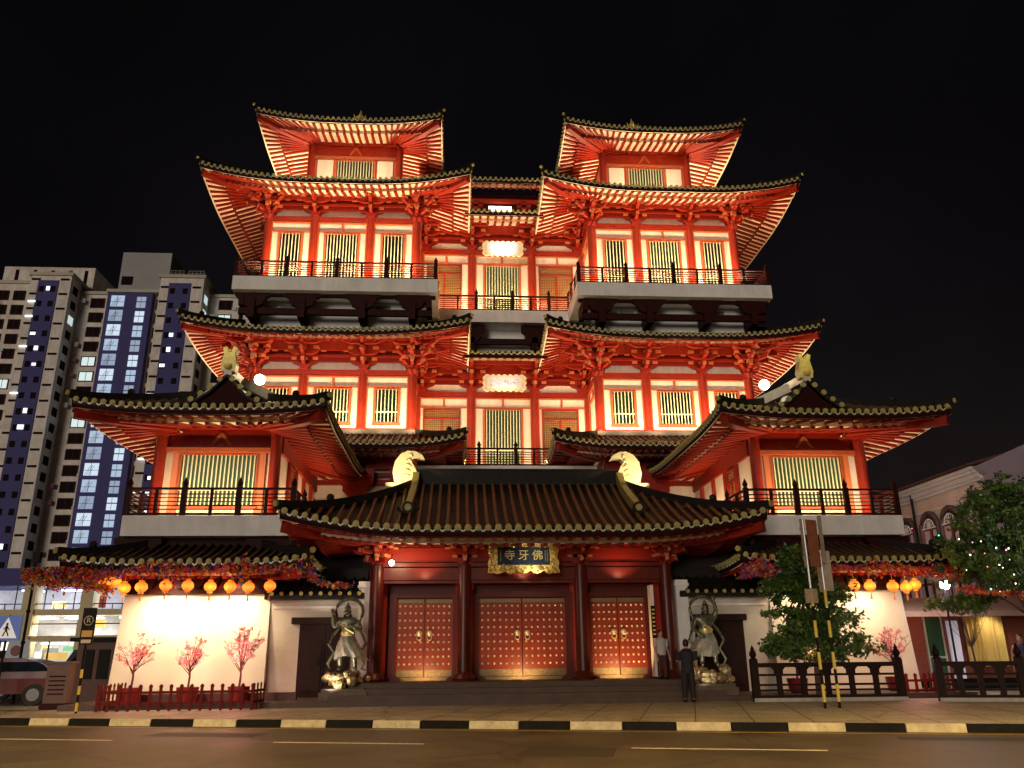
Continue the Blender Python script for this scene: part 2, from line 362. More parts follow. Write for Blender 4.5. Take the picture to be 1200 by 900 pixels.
    for i in range(len(xs2)-1):
        for j in range(len(ys2)-1):
            xm, ym = (xs2[i]+xs2[i+1])/2, (ys2[j]+ys2[j+1])/2; d = min(dd(xm, ym))
            if d > O: continue
            o = 0 if d < st else -drop
            q = [(xs2[i],ys2[j]),(xs2[i+1],ys2[j]),(xs2[i+1],ys2[j+1]),(xs2[i],ys2[j+1])]
            B.add([(x, y, S(x, y)+o) for x, y in q], [(3,2,1,0)], 0)
    for sname, a0, a1, P, od in sidesd:
        hasA = (L_ if sname in 'FB' else F_); hasB = (R_ if sname in 'FB' else B_)
        n = max(2, int(round((a1-a0)/(sp*rsp)))); q = (a1-a0)/n
        cA = a0+O+.5 if hasA else a0-1; cB = a1-O-.5 if hasB else a1+1
        for i in range(n+1):
            a = a0+q*i
            if cut and cut(sname, a): continue
            if a < cA: piv = (cA, O+.5)
            elif a > cB: piv = (cB, O+.5)
            else: piv = (a, O+.5)
            def pt(d):
                f = d/(O+.5); return P(a+(piv[0]-a)*f, d)
            p, r_ = pt(.10), pt(st+.02)
            B.bar((*p, S(*p)-.045), (*r_, S(*r_)-.045), .12, .085, 1)
            p, r_ = pt(st-.10), pt(O)
            B.bar((*p, S(*p)-drop-.05), (*r_, S(*r_)-drop-.05), .125, .10, 1)
        lo = a0+(st if hasA else 0); hi = a1-(st if hasB else 0)
        pa = lin(lo, hi, max(6, int((hi-lo)/.5)))
        for u, v in zip(pa[:-1], pa[1:]):
            x, y = P(u, st-.02); X, Y = P(v, st-.02); s0, s1 = S(x, y), S(X, Y)
            B.add([(x,y,s0+.01),(X,Y,s1+.01),(X,Y,s1-drop-.01),(x,y,s0-drop-.01)], [(0,1,2,3)], 0)
    for ax, ay, cx, cy, ok in ((1,1,x0,y0,F_ and L_),(-1,1,x1,y0,F_ and R_),(1,-1,x0,y1,B_ and L_),(-1,-1,x1,y1,B_ and R_)):
        if not ok: continue
        pts = [(cx+ax*t, cy+ay*t, S(cx+ax*t, cy+ay*t)-.2) for t in lin(.12, O, 4)]
        for p, q_ in zip(pts[:-1], pts[1:]): B.bar(p, q_, .26, .3, 1)
    B.build('rafters', [BOARD, RED], ro)
    return ro, H, S
# ------------------------------------------------------------------ bracket sets (built once, copied)
def arm(w, h=.2):
    return [(-w,h),(-w,h*.45),(-w+.12,h*.05),(-w+.3,-.06),(w-.3,-.06),(w-.12,h*.05),(w,h*.45),(w,h)]
def bracket_mesh(forward=1.5, sc=1.0, lateral=True):
    b = MB()
    b.poly([(-.16,0),(.16,0),(.26,.17),(.26,.24),(-.26,.24),(-.26,.17)], 'y', -.24, .24, 0)
    b.poly([(-.30,.0),(-.20,-.2),(.20,-.2),(.30,.0)], 'y', -.2, .2, 0)
    tiers = [(.62, .28), (.98, .68), (1.25, 1.06)]
    for k, (hw, z) in enumerate(tiers):
        for y in ([0, -.48*k] if k else [0]):
            w_ = hw if y == 0 else hw*.72
            b.poly([(x, z+zz) for x, zz in arm(w_)], 'y', y-.08, y+.08, 0)
            for x in (-w_+.12, 0, w_-.12):
                b.box(x-.12, x+.12, y-.12, y+.12, z+.2, z+.34, 1 if k < 2 else 0)
        L = .5*(k+1)
        b.poly([(-L-.18, z+.14), (-L-.06, z-.02), (-L+.2, z-.06), (.2, z-.06), (.2, z+.2), (-L-.06, z+.2)], 'x', -.075, .075, 0)
        b.box(-.085, .085, -L-.19, -L-.175, z+.0, z+.18, 1)
    return b
BMATS = [RED, mat('bracket_edge', (.55, .17, .06), .5)]
def add_bracket(proto, parent, loc, rz=0):
    c = proto.copy(); COL.objects.link(c); c.parent = parent
    base = -parent.location if parent.get('world_parts') else Vector((0,0,0))
    c.location = base+Vector(loc); c.rotation_euler = (0,0,rz); return c
_bp = {}
def brackets(parent, locs, scale=1.0):
    global _bp
    for (x, y, z, rz) in locs:
        if 'b' not in _bp:
            o = bracket_mesh().build('roof_bracket', BMATS, parent); o.location = -parent.location+Vector((x,y,z)); o.rotation_euler = (0,0,rz); _bp['b'] = o
        else: o = add_bracket(_bp['b'], parent, (x,y,z), rz)
        o.scale = (scale, scale, scale)
# ------------------------------------------------------------------ facade pieces in a local frame: x along, -y outward
def frame_mat(x, y, rz): return Matrix.Translation((x, y, 0)) @ Matrix.Rotation(rz, 4, 'Z')
def make_window(parent, M, xa, xb, z0, z1, wfrac=.62, bars=True, lit=0, nb=None, mullion=False, nosides=False):
    w_ = xb-xa; cx = (xa+xb)/2; hw = w_*wfrac/2
    f = MB(); f.M = M
    t = .055
    f.box(cx-hw-t*2, cx-hw, -.10, .02, z0, z1, 0); f.box(cx+hw, cx+hw+t*2, -.10, .02, z0, z1, 0)
    f.box(cx-hw, cx+hw, -.10, .02, z1-t, z1, 0); f.box(cx-hw, cx+hw, -.10, .02, z0, z0+t, 0)
    f.box(cx-hw-.14, cx+hw+.14, -.16, .02, z0-.09, z0-.002, 0)
    o = f.build('window', FRAME, parent)
    b = MB(); b.M = M; n = nb or max(5, int(2*hw/.15))
    for i in range(n):
        x = cx-hw+2*hw*(i+.5)/n; b.box(x-.02, x+.02, -.075, -.03, z0+t, z1-t, 0)
    b.box(cx-hw, cx+hw, -.08, -.055, z0+(z1-z0)*.3, z0+(z1-z0)*.3+.05, 0)
    b.build('window_bars', BAR, o)
    p = MB(); p.M = M; p.add([(cx-hw,.0,z0),(cx+hw,.0,z0),(cx+hw,.0,z1),(cx-hw,.0,z1)], [(0,1,2,3)])
    p.build('pane', [PANE, PANE2, mat('curtain', (.62,.62,.45), .8, var=.1)][lit], o)
    return o
def make_door(parent, M, xa, xb, z0, z1):
    f = MB(); f.M = M; t = .07
    f.box(xa, xa+t, -.08, .03, z0, z1, 0); f.box(xb-t, xb, -.08, .03, z0, z1, 0); f.box(xa, xb, -.085, .03, z1-t, z1, 0)
    cx = (xa+xb)/2; f.box(cx-.03, cx+.03, -.085, .0, z0, z1-.5, 0); f.box(xa+t, xb-t, -.075, .0, z1-.56, z1-.48, 0)
    for a, b in ((xa+t, cx-.03), (cx+.03, xb-t)):
        f.box(a, b, -.04, .0, z0, z0+(z1-z0)*.36, 1); f.box(a, b, -.06, .0, z0+(z1-z0)*.36, z0+(z1-z0)*.39, 0)
    o = f.build('door', [RED, FRAME], parent)
    g = MB(); g.M = M
    for a, b, c, d in ((xa+t, cx-.03, z0+(z1-z0)*.4, z1-.58), (cx+.03, xb-t, z0+(z1-z0)*.4, z1-.58), (xa+t, xb-t, z1-.46, z1-.09)):
        n = int((b-a)/.09)
        for i in range(1, n): x = a+(b-a)*i/n; g.box(x-.012, x+.012, -.045, -.02, c, d, 0)
        k = max(2, int((d-c)/.09))
        for i in range(1, k): z = c+(d-c)*i/k; g.box(a, b, -.043, -.022, z-.012, z+.012, 0)
        g.add([(a,-.012,c),(b,-.012,c),(b,-.012,d),(a,-.012,d)], [(0,1,2,3)], 1)
    g.build('lattice', [mat('lattice_wood', (.26,.12,.035), .6), mat('door_glass', (.05,.045,.02), .3, spec=.2, emis=(.4,.32,.1), es=.05)], o)
    return o
def storey(parent, M, cols, z0, zc, ztop, bays, colr=.2, cstart=None, strip_h=.4, endcols=True):
    """cols: list of column x; bays: per bay kind; wall, beams, columns and windows of one storey front"""
    W = MB(); W.M = M
    W.box(cols[0]-.05, cols[-1]+.05, .0, .25, z0, ztop, 0)
    wo = W.build('wall', WHITE, parent)
    Bm = MB(); Bm.M = M
    for xa, xb in zip(cols[:-1], cols[1:]):
        a, b = xa+colr*.7, xb-colr*.7
        Bm.box(a, b, -.16, .02, zc-.26, zc-.02, 0)            # lintel
        Bm.box(a, b, -.12, .015, zc-.36, zc-.30, 1)
        Bm.box(a, b, -.10, .01, zc-.86, zc-.79, 1)
        Bm.box(a, a+.09, -.09, .012, z0, zc-.36, 1); Bm.box(b-.09, b, -.09, .012, z0, zc-.36, 1)
        if xb-xa > 2.5: Bm.box((a+b)/2-.05, (a+b)/2+.05, -.09, .012, zc-.8, zc-.36, 1)
        Bm.box(a, b, -.12, .02, z0, z0+.14, 0)
        zz = zc+strip_h                                        # red horizontal timbers behind the brackets
        Bm.box(xa, xb, -.10, .02, zz, zz+.22, 2)
        Bm.box(xa, xb, -.16, .02, zz+.22, zz+.34, 0); Bm.box(xa, xb, -.10, .02, zz+.34, zz+.56, 2); Bm.box(xa, xb, -.18, .02, zz+.56, ztop, 0)
        Bm.box(xa, xb, -1.16, -1.02, zz+.76, zz+.94, 0)        # outer purlin carried by brackets
    Bm.build('beams', [RED, FRAME, mat('recess_shade_red', (.15,.008,.004), .6, spec=.15)], parent)  # recessed timbers get a darker red, shade painted into the colour
    for x in cols:
        C_ = MB(); C_.M = M
        C_.lathe([(colr*1.5,0),(colr*1.5,.1),(colr*1.1,.2),(colr,.3),(colr,zc-z0-.12),(colr*.92,zc-z0)], (x,-.02,z0), 14)
        C_.build('column', COLRED, parent, smooth=True)
    for i, (xa, xb) in enumerate(zip(cols[:-1], cols[1:])):
        k = bays[i]; a, b = xa+.24, xb-.24
        if k is None: continue
        if k[0] == 'w': make_window(parent, M, a, b, z0+.40, zc-.90, wfrac=k[2] if len(k) > 2 else .56, lit=k[1])
        elif k[0] == 'd': make_door(parent, M, a+.12, b-.3 if b-a > 1.5 else b-.1, z0+.0, zc-.90)
def railing(parent, M, x0, x1, z, h=.82, sp=1.15, post_every=2, endposts=(1, 1)):
    """rails, short uprights and pointed posts"""
    r = MB(); r.M = M
    for zz, t in ((h, .07), (h*.80, .035), (h*.66, .03), (h*.52, .03), (h*.38, .03), (h*.24, .03), (h*.07, .06)):
        r.box(x0, x1, -.03 if t < .05 else -.05, .03 if t < .05 else .05, z+zz-t/2, z+zz+t/2, 0)
    n = max(1, int(round((x1-x0)/sp))); q = (x1-x0)/n
    posts = []
    for i in range(n+1):
        x = x0+i*q
        if (i % post_every == 0) or i in (0, n): posts.append(x)
        else: r.box(x-.045, x+.045, -.055, .055, z, z+h-.04, 0)
    o = r.build('balcony_railing', DRED, parent)
    for i, x in enumerate(posts):
        if (i == 0 and not endposts[0]) or (i == len(posts)-1 and not endposts[1]): continue
        p = MB(); p.M = M
        p.box(x-.08, x+.08, -.08, .08, z, z+h+.06, 0)
        p.lathe([(.10,0),(.055,.03),(.10,.10),(.085,.16),(.03,.27),(.004,.34)], (x,0,z+h+.06), 8)
        p.build('post', DRED, o)
    return o
# ================================================================== MAIN HALL
hall = thing('temple_hall', 'large red multi-storey temple with twin towers, tiled upturned eaves and glowing balconies', 'temple', (0, 40, .3), world=True)
TC = [4.47, 6.78, 9.56, 11.85]
def mirror(cols): return [-c for c in reversed(cols)]
WY = 36.55
for s in (-1, 1):
    cols = TC if s > 0 else mirror(TC)
    x0b, x1b = cols[0], cols[-1]
    def rev(l): return l if s > 0 else list(reversed(l))
    # ---- tower core walls behind the fronts
    for zlo, zhi in ((.3, 17.4), (17.4, 24.1)):
        c = MB(); c.box(x0b+.02, x1b-.02, WY+.27, 44.5, zlo, zhi, 0); c.build('tower_wall', WHITE, hall)
    c = MB(); c.box(s*8.0-2.2, s*8.0+2.2, 38.95, 43.0, 24.2, 28.4, 0); c.build('upper_wall', mat('top_wall', (.40,.07,.025), .5, var=.1), hall)
    # ---- upper storey
    Mf = frame_mat(0, WY, 0)
    storey(hall, Mf, cols, 18.24, 22.5, 24.0, rev([('w', 1), ('w', 2 if s < 0 else 0, .68), ('w', 2 if s > 0 else 2)]))
    # side fronts
    for side in (x0b, x1b):
        out = 1 if side > 0 and side == max(x0b, x1b) or (side < 0 and side == max(x0b, x1b)) else -1
        Ms = frame_mat(side, 0, math.pi/2 if out > 0 else -math.pi/2)
        # local x maps to +y (out>0) or -y
        def loc(yv): return yv if out > 0 else -yv
        cc = sorted([loc(WY), loc(39.3), loc(42.3), loc(44.5)])
        for zl, zc, zt in ((18.24, 22.5, 24.0), (11.35, 14.35, 16.15)):
            storey(hall, Ms, cc[1:] if out < 0 and False else cc, zl, zc, zt, [None, None, None])
    # brackets upper + middle
    bl = []
    for zc in (22.5, 14.35):
        for x in cols: bl.append((x, WY, zc, 0))
        for yv in (39.3, 42.3):
            bl.append((x0b, yv, zc, -math.pi/2)); bl.append((x1b, yv, zc, math.pi/2))
        bl.append((x0b, WY, zc, -math.pi/4)); bl.append((x1b, WY, zc, math.pi/4))
        bl.append((x0b, WY, zc, -math.pi/2)); bl.append((x1b, WY, zc, math.pi/2))
    brackets(hall, bl, 1.0)
    lo, hi = sorted((s*1.78, s*14.72))
    roof(hall, lo, hi, 34.15, 46.5, 4.35, 2.5, 23.3, 2.3, lift=.70, RR=5.2)
    lo, hi = sorted((s*1.78, s*14.75))
    roof(hall, lo, hi, 34.15, 46.5, 2.3, 2.5, 15.5, .9, lift=.55, RR=5.2)
    # ---- top storey
    tc = sorted((s*8.05-2.4, s*8.05+2.4))
    Mt = frame_mat(0, 38.7, 0)
    c = MB(); c.M = Mt
    c.box(tc[0], tc[1], 0, .25, 25.3, 29.0, 0)
    c.build('upper_wall', MATS['top_wall'], hall)
    c = MB(); c.M = Mt
    c.box(tc[0]+.2, tc[1]-.2, -.08, .0, 27.55, 28.15, 0); c.box(tc[0]+.2, tc[1]-.2, -.14, 0, 27.35, 27.52, 1); c.box(tc[0]+.2, tc[1]-.2, -.16, 0, 28.2, 28.42, 0)
    c.poly([(s*8.05-.34,27.6),(s*8.05-.27,27.6),(s*8.05,27.95),(s*8.05+.27,27.6),(s*8.05+.34,27.6),(s*8.05+.05,28.12),(s*8.05-.05,28.12)], 'y', -.13, -.085, 1)
    for xx in (s*8.05-2.05, s*8.05+1.2):
        c.box(xx, xx+.85, -.05, 0, 25.5, 27.3, 2)
    c.build('beams', [RED, FRAME, WHITE], hall)
    make_window(hall, Mt, s*8.05-2.0, s*8.05+2.0, 25.6, 27.3, wfrac=.5, lit=1)
    for x in tc:
        for yy in (38.7, 43.2):
            C_ = MB(); C_.lathe([(.2,0),(.2,2.8),(.18,2.9)], (x, yy-.02, 25.2), 14); C_.build('column', COLRED, hall, smooth=True)
    brackets(hall, [(x, 38.7, 28.05, rz) for x in tc for rz in (0, math.pi/4 if x == tc[1] else -math.pi/4)]+[(tc[0], 38.7, 28.05, -math.pi/2), (tc[1], 38.7, 28.05, math.pi/2)], .62)
    cx = s*8.15
    roof(hall, cx-4.85, cx+4.85, 36.3, 45.7, 4.7, 2.4, 28.27, 3.0, lift=.48, RR=4.4, srise=.55, sp=.28, closed=True)
    c = MB(); c.lathe([(.25,0),(.32,.1),(.16,.2),(.34,.4),(.34,.5),(.18,.65),(.08,.8),(.02,1.1)], (cx-.1, 41.0, 31.25), 12)
    for k in range(8):
        a = k*math.pi/4; c.tube([(cx-.1,41,31.3),(cx-.1+.38*math.cos(a),41+.38*math.sin(a),31.45),(cx-.1+.5*math.cos(a),41+.5*math.sin(a),31.8)], [.08,.07,.02], 6)
    c.build('roof_finial', mat('finial_gold', (.75,.58,.12), .4, metal=.3), hall, smooth=True)
    # ---- upper balcony slab and what hangs beneath it
    a, b = sorted((s*3.3, s*12.72))
    c = MB(); c.box(a, b, 34.5, 46, 17.54, 18.22, 0); c.build('balcony_slab', GREYW, hall)
    c = MB(); c.box(x0b-.3, x1b+.3, 35.9, 36.1, 16.2, 17.54, 0)
    for k in range(6): c.box(s*8.16-.35+(k-2.5)*1.5, s*8.16+.35+(k-2.5)*1.5, 35.87, 35.9, 17.25, 17.4, 1) if k in (1, 4) else None
    c.build('wall', [mat('band_white', (.86,.84,.80), .8), mat('vent', (.2,.2,.19), .7)], hall)
    c = MB()
    c.box(a+.25, b-.25, 35.0, 35.22, 16.55, 16.85, 0)
    for x in [TC[i]*s for i in range(4)]:
        c.box(x-.16, x+.16, 34.75, 35.9, 16.3, 17.2, 0)
        c.poly([(x-.2,16.85),(x+.2,16.85),(x+.5,16.98),(x+.5,17.1),(x+.62,17.2),(x+.62,17.32),(x+.8,17.4),(x+.8,17.54),(x-.8,17.54),(x-.8,17.4),(x-.62,17.32),(x-.62,17.2),(x-.5,17.1),(x-.5,16.98)], 'y', 34.85, 35.1, 0)
    c.box(a+.1, b-.1, 34.9, 35.15, 17.44, 17.535, 0)
    for k in (a+.4, b-.4): c.box(k-.12, k+.12, 34.8, 36.3, 16.9, 17.5, 0)
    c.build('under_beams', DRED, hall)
    railing(hall, frame_mat(0, 34.62, 0), a+.1, b-.1, 18.22)
    railing(hall, frame_mat(s*3.4, 0, math.pi/2), 34.62, 38.1, 18.22, endposts=(0, 1))
    railing(hall, frame_mat(s*12.62, 0, math.pi/2), 34.62, 44, 18.22, endposts=(0, 1))
    # ---- middle storey
    storey(hall, Mf, cols, 11.35, 14.35, 16.15, rev([('w', 0), ('w', 0 if s < 0 else 2, .68), ('w', 2)]))
    a2, b2 = sorted((s*1.95, s*12.6))
    c = MB(); c.box(min(s*4.2, s*12.2), max(s*4.2, s*12.2), 36.1, 36.5, 11.12, 11.33, 0); c.build('ledge', mat('dark_ledge', (.06,.055,.05), .6), hall)
    roof(hall, a2, b2, 33.95, 45, 2.3, 2.2, 10.2, .95, lift=.38, RR=3.2, srise=.25)
    # ---- lower storey
    c = MB(); c.box(x0b, x1b, 36.2, 36.5, .3, 11.1, 0); c.build('wall', WHITE, hall)
    c = MB()
    for z0_, z1_, yy in ((7.75, 8.05, 36.05), (8.75, 8.98, 36.0), (9.12, 9.3, 36.0), (9.45, 10.2, 35.95), (5.2, 5.5, 36.05)):
        c.box(x0b, x1b, yy, 36.2, z0_, z1_, 0)
    for x in cols:
        c.poly([(x-.2,8.1),(x+.2,8.1),(x+.55,8.4),(x+.55,8.6),(x+.8,8.8),(x+.8,9.4),(x-.8,9.4),(x-.8,8.8),(x-.55,8.6),(x-.55,8.4)], 'y', 35.6, 35.9, 0)
    c.build('beams', RED, hall)
    for x in cols:
        C_ = MB(); C_.lathe([(.2,0),(.2,7.9)], (x, 35.95, .3), 14); C_.build('column', COLRED, hall, smooth=True)
    for xa, xb in zip(cols[:-1], cols[1:]):
        make_window(hall, frame_mat(0, 36.18, 0), xa+.3, xb-.3, 5.6, 7.7, wfrac=.62, lit=1)
# ---- recessed middle of the hall
CY = 39.35
cc = [-4.4, -1.62, 1.62, 4.4]
storey(hall, frame_mat(0, CY, 0), cc, 18.24, 22.3, 23.9, [('d',), ('w', 0, .66), ('d',)])
storey(hall, frame_mat(0, CY, 0), cc, 9.8, 14.2, 16.0, [('d',), ('w', 0, .66), ('d',)])
brackets(hall, [(x, CY, z, 0) for x in (-1.62, 1.62) for z in (22.3, 14.2)]+[(x, CY, z, 0) for x in (-4.1, 4.1) for z in (22.3, 14.2)])
c = MB(); c.box(-4.5, 4.5, CY+.27, 46, .3, 24, 0); c.build('core_wall', WHITE, hall)
roof(hall, -2.05, 2.05, 36.9, 42, 3.6, 2.4, 23.35, 1.6, lift=0, sides='F', sp=.3)
roof(hall, -2.05, 2.05, 36.9, 41.4, 2.4, 2.4, 15.5, .9, lift=0, sides='F', sp=.3)
roof(hall, -4.6, 4.6, 39.6, 46, 3.6, 1.7, 27.0, 1.8, lift=0, sides='F', sp=.3)
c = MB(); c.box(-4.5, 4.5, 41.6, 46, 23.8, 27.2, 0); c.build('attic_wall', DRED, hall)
c = MB()
c.box(-4.5, 4.5, 41.0, 41.2, 26.35, 26.55, 0); c.box(-4.5, 4.5, 41.0, 41.2, 25.0, 25.12, 0)
for x in (-4.2, -1.4, 1.4, 4.2): c.box(x-.14, x+.14, 41.0, 41.25, 24.5, 26.4, 0); c.box(x-.4, x+.4, 41.0, 41.2, 26.05, 26.2, 0)
c.build('attic_frame', RED, hall)
c = MB(); c.box(-4.4, 4.4, 38.0, 46, 17.56, 18.22, 0); c.build('balcony_slab', GREYW, hall)
railing(hall, frame_mat(0, 38.1, 0), -3.3, 3.3, 18.22, endposts=(0, 0), sp=.95)
c = MB(); c.box(-4.4, 4.4, 39.2, 39.34, 16.1, 17.56, 0); c.build('wall', MATS['band_white'], hall)
c = MB(); c.box(-4.4, 4.4, 38.5, 38.7, 16.55, 16.85, 0)
for x in (-3.0, 0-1.62, 1.62, 3.0):
    c.poly([(x-.2,16.6),(x+.2,16.6),(x+.5,16.9),(x+.5,17.05),(x+.7,17.2),(x+.7,17.56),(x-.7,17.56),(x-.7,17.2),(x-.5,17.05),(x-.5,16.9)], 'y', 38.4, 38.6, 0)
    c.box(x-.15, x+.15, 38.4, 39.2, 16.2, 16.9, 0)
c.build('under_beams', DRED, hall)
c = MB(); c.box(-4.2, 4.2, 36.5, 39.4, 9.0, 9.76, 0); c.box(-4.2, 4.2, 37.2, 39.4, .3, 9.0, 0); c.build('balcony_slab', GREYW, hall)
railing(hall, frame_mat(0, 36.6, 0), -3.0, 3.0, 9.76, endposts=(1, 1), sp=.85)
# small wall lamp in the attic
c = MB(); c.box(-.65, .65, 40.9, 41.0, 25.45, 26.0, 0); tag(c.build('wall_lamp', mat('attic_lamp', (1,.9,.8), .5, emis=(1,.78,.5), es=9)), 'small glowing lamp panel in the dark attic between the tower tops', 'lamp')
light('attic_glow', 'POINT', (0, 40.6, 25.7), 25, WARM, size=.2)
# carved plaques over the middle bays
def scallop(w, h, n=7, m=3, a=.09):
    pts = []
    for i in range(n):
        for t in (0, .25, .5, .75): pts.append((-w+2*w*(i+t)/n, -h-a*math.sin(math.pi*t)))
    for i in range(m):
        for t in (0, .25, .5, .75): pts.append((w+a*math.sin(math.pi*t), -h+2*h*(i+t)/m))
    for i in range(n):
        for t in (0, .25, .5, .75): pts.append((w-2*w*(i+t)/n, h+a*math.sin(math.pi*t)))
    for i in range(m):
        for t in (0, .25, .5, .75): pts.append((-w-a*math.sin(math.pi*t), h-2*h*(i+t)/m))
    return pts
for z, y, lab in ((21.9, 38.3, 'white floodlit plaque with scalloped rim under the upper eave'), (14.2, 37.75, 'cream plaque with scalloped gold rim and faint blue relief above second storey window')):
    t = thing('plaque', lab, 'plaque', (0, y, z), group='plaques over the middle bays')
    f = MB(); f.poly(scallop(1.0, .36), 'y', -.05, .05, 0); f.build('plaque_frame', mat('plaque_rim', (.85,.76,.50), .5, var=.15, scale=9, bump=.5), t, (0,0,0))
    f = MB(); f.box(-.86, .86, -.075, -.052, -.27, .27, 0)
    random.seed(3)
    for k in range(46):
        x = random.uniform(-.7, .7); zz = random.uniform(-.18, .18); r_ = random.uniform(.02, .05)
        f.tube([(x-r_, -.08, zz), (x, -.085, zz+r_), (x+r_, -.08, zz)], .009, 4, 1)
    f.build('plaque_panel', [mat('plaque_white', (.84,.82,.80), .5), mat('plaque_relief', (.28,.24,.50), .5)], t, (0,0,0))
    light('plaque_light', 'SPOT', (0, y-1.1, z-.5), 150 if z > 20 else 42, (1,.86,.72), (0, y, z), size=.1, spot=75)
# ================================================================== CORNER PAVILIONS
def pavilion(s):
    t = thing('corner_pavilion', 'red %s' % ('left corner pavilion with railed balcony in front of the lit apartment block' if s < 0 else 'right corner pavilion with railed balcony against the dark night sky'), 'pavilion', (s*10.4, 30, .3), group='corner pavilions of the temple', world=True)
    c = MB(); a, b = sorted((s*8.6, s*12.85)); c.box(a, b, 28.75, 36, 5.9, 9.6, 0); c.build('wall', WHITE, t)
    c = MB(); c.box(a, b, 28.65, 28.75, 8.5, 9.75, 0)
    lo_, hi_ = a+.2, b-.2
    c.box(lo_, hi_, 28.45, 28.66, 8.42, 8.58, 1); c.box(lo_, hi_, 28.42, 28.66, 9.28, 9.45, 0)
    mx = s*10.7
    c.poly([(mx-.36,8.72),(mx-.28,8.70),(mx,9.02),(mx+.28,8.70),(mx+.36,8.72),(mx+.05,9.16),(mx-.05,9.16)], 'y', 28.6, 28.66, 1)
    c.box(lo_, hi_, 28.55, 28.74, 5.9, 6.1, 1)
    for xx in (mx-1.62, mx+1.34): c.box(xx, xx+.28, 28.62, 28.74, 6.1, 8.42, 2)
    # inner side wall timbers
    xi = s*8.6
    for z0_, z1_ in ((8.42, 8.6), (8.6, 9.7), (6.0, 6.15)): c.box(min(xi, xi-s*.1), max(xi, xi-s*.1), 28.7, 36, z0_, z1_, 0)
    for yy in (30, 31.4, 33, 34.6): c.box(min(xi, xi-s*.12), max(xi, xi-s*.12), yy, yy+.2, 6.1, 8.5, 0)
    c.build('beams', [RED, FRAME, mat('shutter_wood', (.45,.14,.05), .5)], t)
    make_window(t, frame_mat(0, 28.72, 0), mx-1.4, mx+1.4, 6.5, 8.4, wfrac=.93, lit=0, nb=18)
    make_door(t, frame_mat(xi-s*.02, 0, math.pi/2 if s > 0 and False else (-math.pi/2 if s > 0 else math.pi/2)), (-31.2 if s > 0 else 30.3), (-30.3 if s > 0 else 31.2), 6.0, 8.35)
    for x in (s*8.72, s*12.72):
        for yy in (28.5, 35):
            C_ = MB(); C_.lathe([(.27,0),(.27,.1),(.2,.25),(.2,3.3),(.18,3.45)], (x, yy, 5.92), 14); C_.build('column', COLRED, t, smooth=True)
    brackets(t, [(s*8.72,28.5,9.05,0),(s*12.72,28.5,9.05,0),(s*8.72,28.5,9.05,-s*math.pi/4),(s*12.72,28.5,9.05,s*math.pi/4),(s*8.72,28.5,9.05,-s*math.pi/2),(s*12.72,28.5,9.05,s*math.pi/2),(s*8.72,31.5,9.05,-s*math.pi/2)], .62)
    lo, hi = sorted((s*6.5, s*14.5))
    ro, H, S = roof(t, lo, hi, 25.3, 36.0, 4.0, 2.4, 9.15, 1.75, lift=.22, RR=3.4, srise=.45, sp=.29, dr=.09, closed=True, rsp=1.75)
    gx = s*10.0
    # little front gable with ridge, bargeboard tile ends and ornament
    g = MB(); gy = 26.25; gb = H(gx, gy)+.02; ap = gb+1.05
    g.poly([(gx-1.15, gb), (gx+1.15, gb), (gx+.5, gb+.38), (gx, ap-.12), (gx-.5, gb+.38)], 'y', gy, gy+.1, 1)
    prof = [(-1.35, gb+.02), (-.95, gb+.16), (-.5, gb+.48), (0, ap)]
    for sg in (-1, 1):
        for (x1_, z1_), (x2_, z2_) in zip(prof[:-1], prof[1:]):
            g.add([(gx-sg*x1_, gy-.15, z1_), (gx-sg*x2_, gy-.15, z2_), (gx-sg*x2_, 30.5, z2_+.3), (gx-sg*x1_, 30.5, z1_+.3)], [(0,1,2,3)], 0)
            g.add([(gx-sg*x1_, gy-.15, z1_), (gx-sg*x2_, gy-.15, z2_), (gx-sg*x2_, gy-.15, z2_-.1), (gx-sg*x1_, gy-.15, z1_-.1)], [(0,1,2,3)], 0)
    gg = g.build('gable', [TILE, mat('gable_board', (.03,.005,.004), .7, spec=.1)], t)
    e = MB()
    for sg in (-1, 1):
        for k in range(4):
            f_ = (k+.6)/4.3; x_ = 1.25*(1-f_); z_ = [p for p in [gb+.05+(f_**1.25)*1.0]][0]
            e.disc((gx+sg*x_, gy-.18, z_), .095, (0,-1,0), .06, 12, 0)
    e.build('tile_end', DISC, gg)
    r_ = MB(); r_.bar((gx, gy-.1, ap+.12), (gx, 31, ap+.5), .26, .3, 0)
    for sg in (-1, 1): r_.bar((gx+sg*.2, 27.2, ap+.05), (gx+sg*2.3, 28.6, ap-.75), .22, .34, 0)
    r_.box(gx-.35 if s > 0 else gx-3.0, gx+3.0 if s > 0 else gx+.35, 29.2, 29.45, 10.75, 11.05, 0) if False else None
    r_.build('ridge', mat('ridge_cream', (.72,.66,.48), .5, var=.15), t)
    o_ = MB()
    o_.poly([(gx-.22,ap+.1),(gx+.22,ap+.1),(gx+.26,ap+.35),(gx+.18,ap+.75),(gx+.24,ap+.95),(gx+.12,ap+1.0),(gx+.05,ap+.8),(gx-.05,ap+.8),(gx-.12,ap+1.0),(gx-.24,ap+.95),(gx-.18,ap+.75),(gx-.26,ap+.35)], 'y', gy-.1, gy+.25, 0)
    o_.ball((gx, gy-.15, ap+.28), .13, 10, 6, 0)
    o_.build('ridge_ornament', mat('ornament_yellow', (.75,.62,.16), .4, var=.2, scale=10), t)
    # balcony
    a, b = sorted((s*7.6, s*13.08))
    c = MB(); c.box(a, b, 26.9, 36, 5.26, 5.92, 0); c.build('balcony_slab', GREYW, t)
    railing(t, frame_mat(0, 27.0, 0), a+.08, b-.08, 5.92, h=.9, sp=.92)
    railing(t, frame_mat(s*7.7, 0, math.pi/2), 27.0, 34, 5.92, h=.9, sp=1.0, endposts=(0, 1))
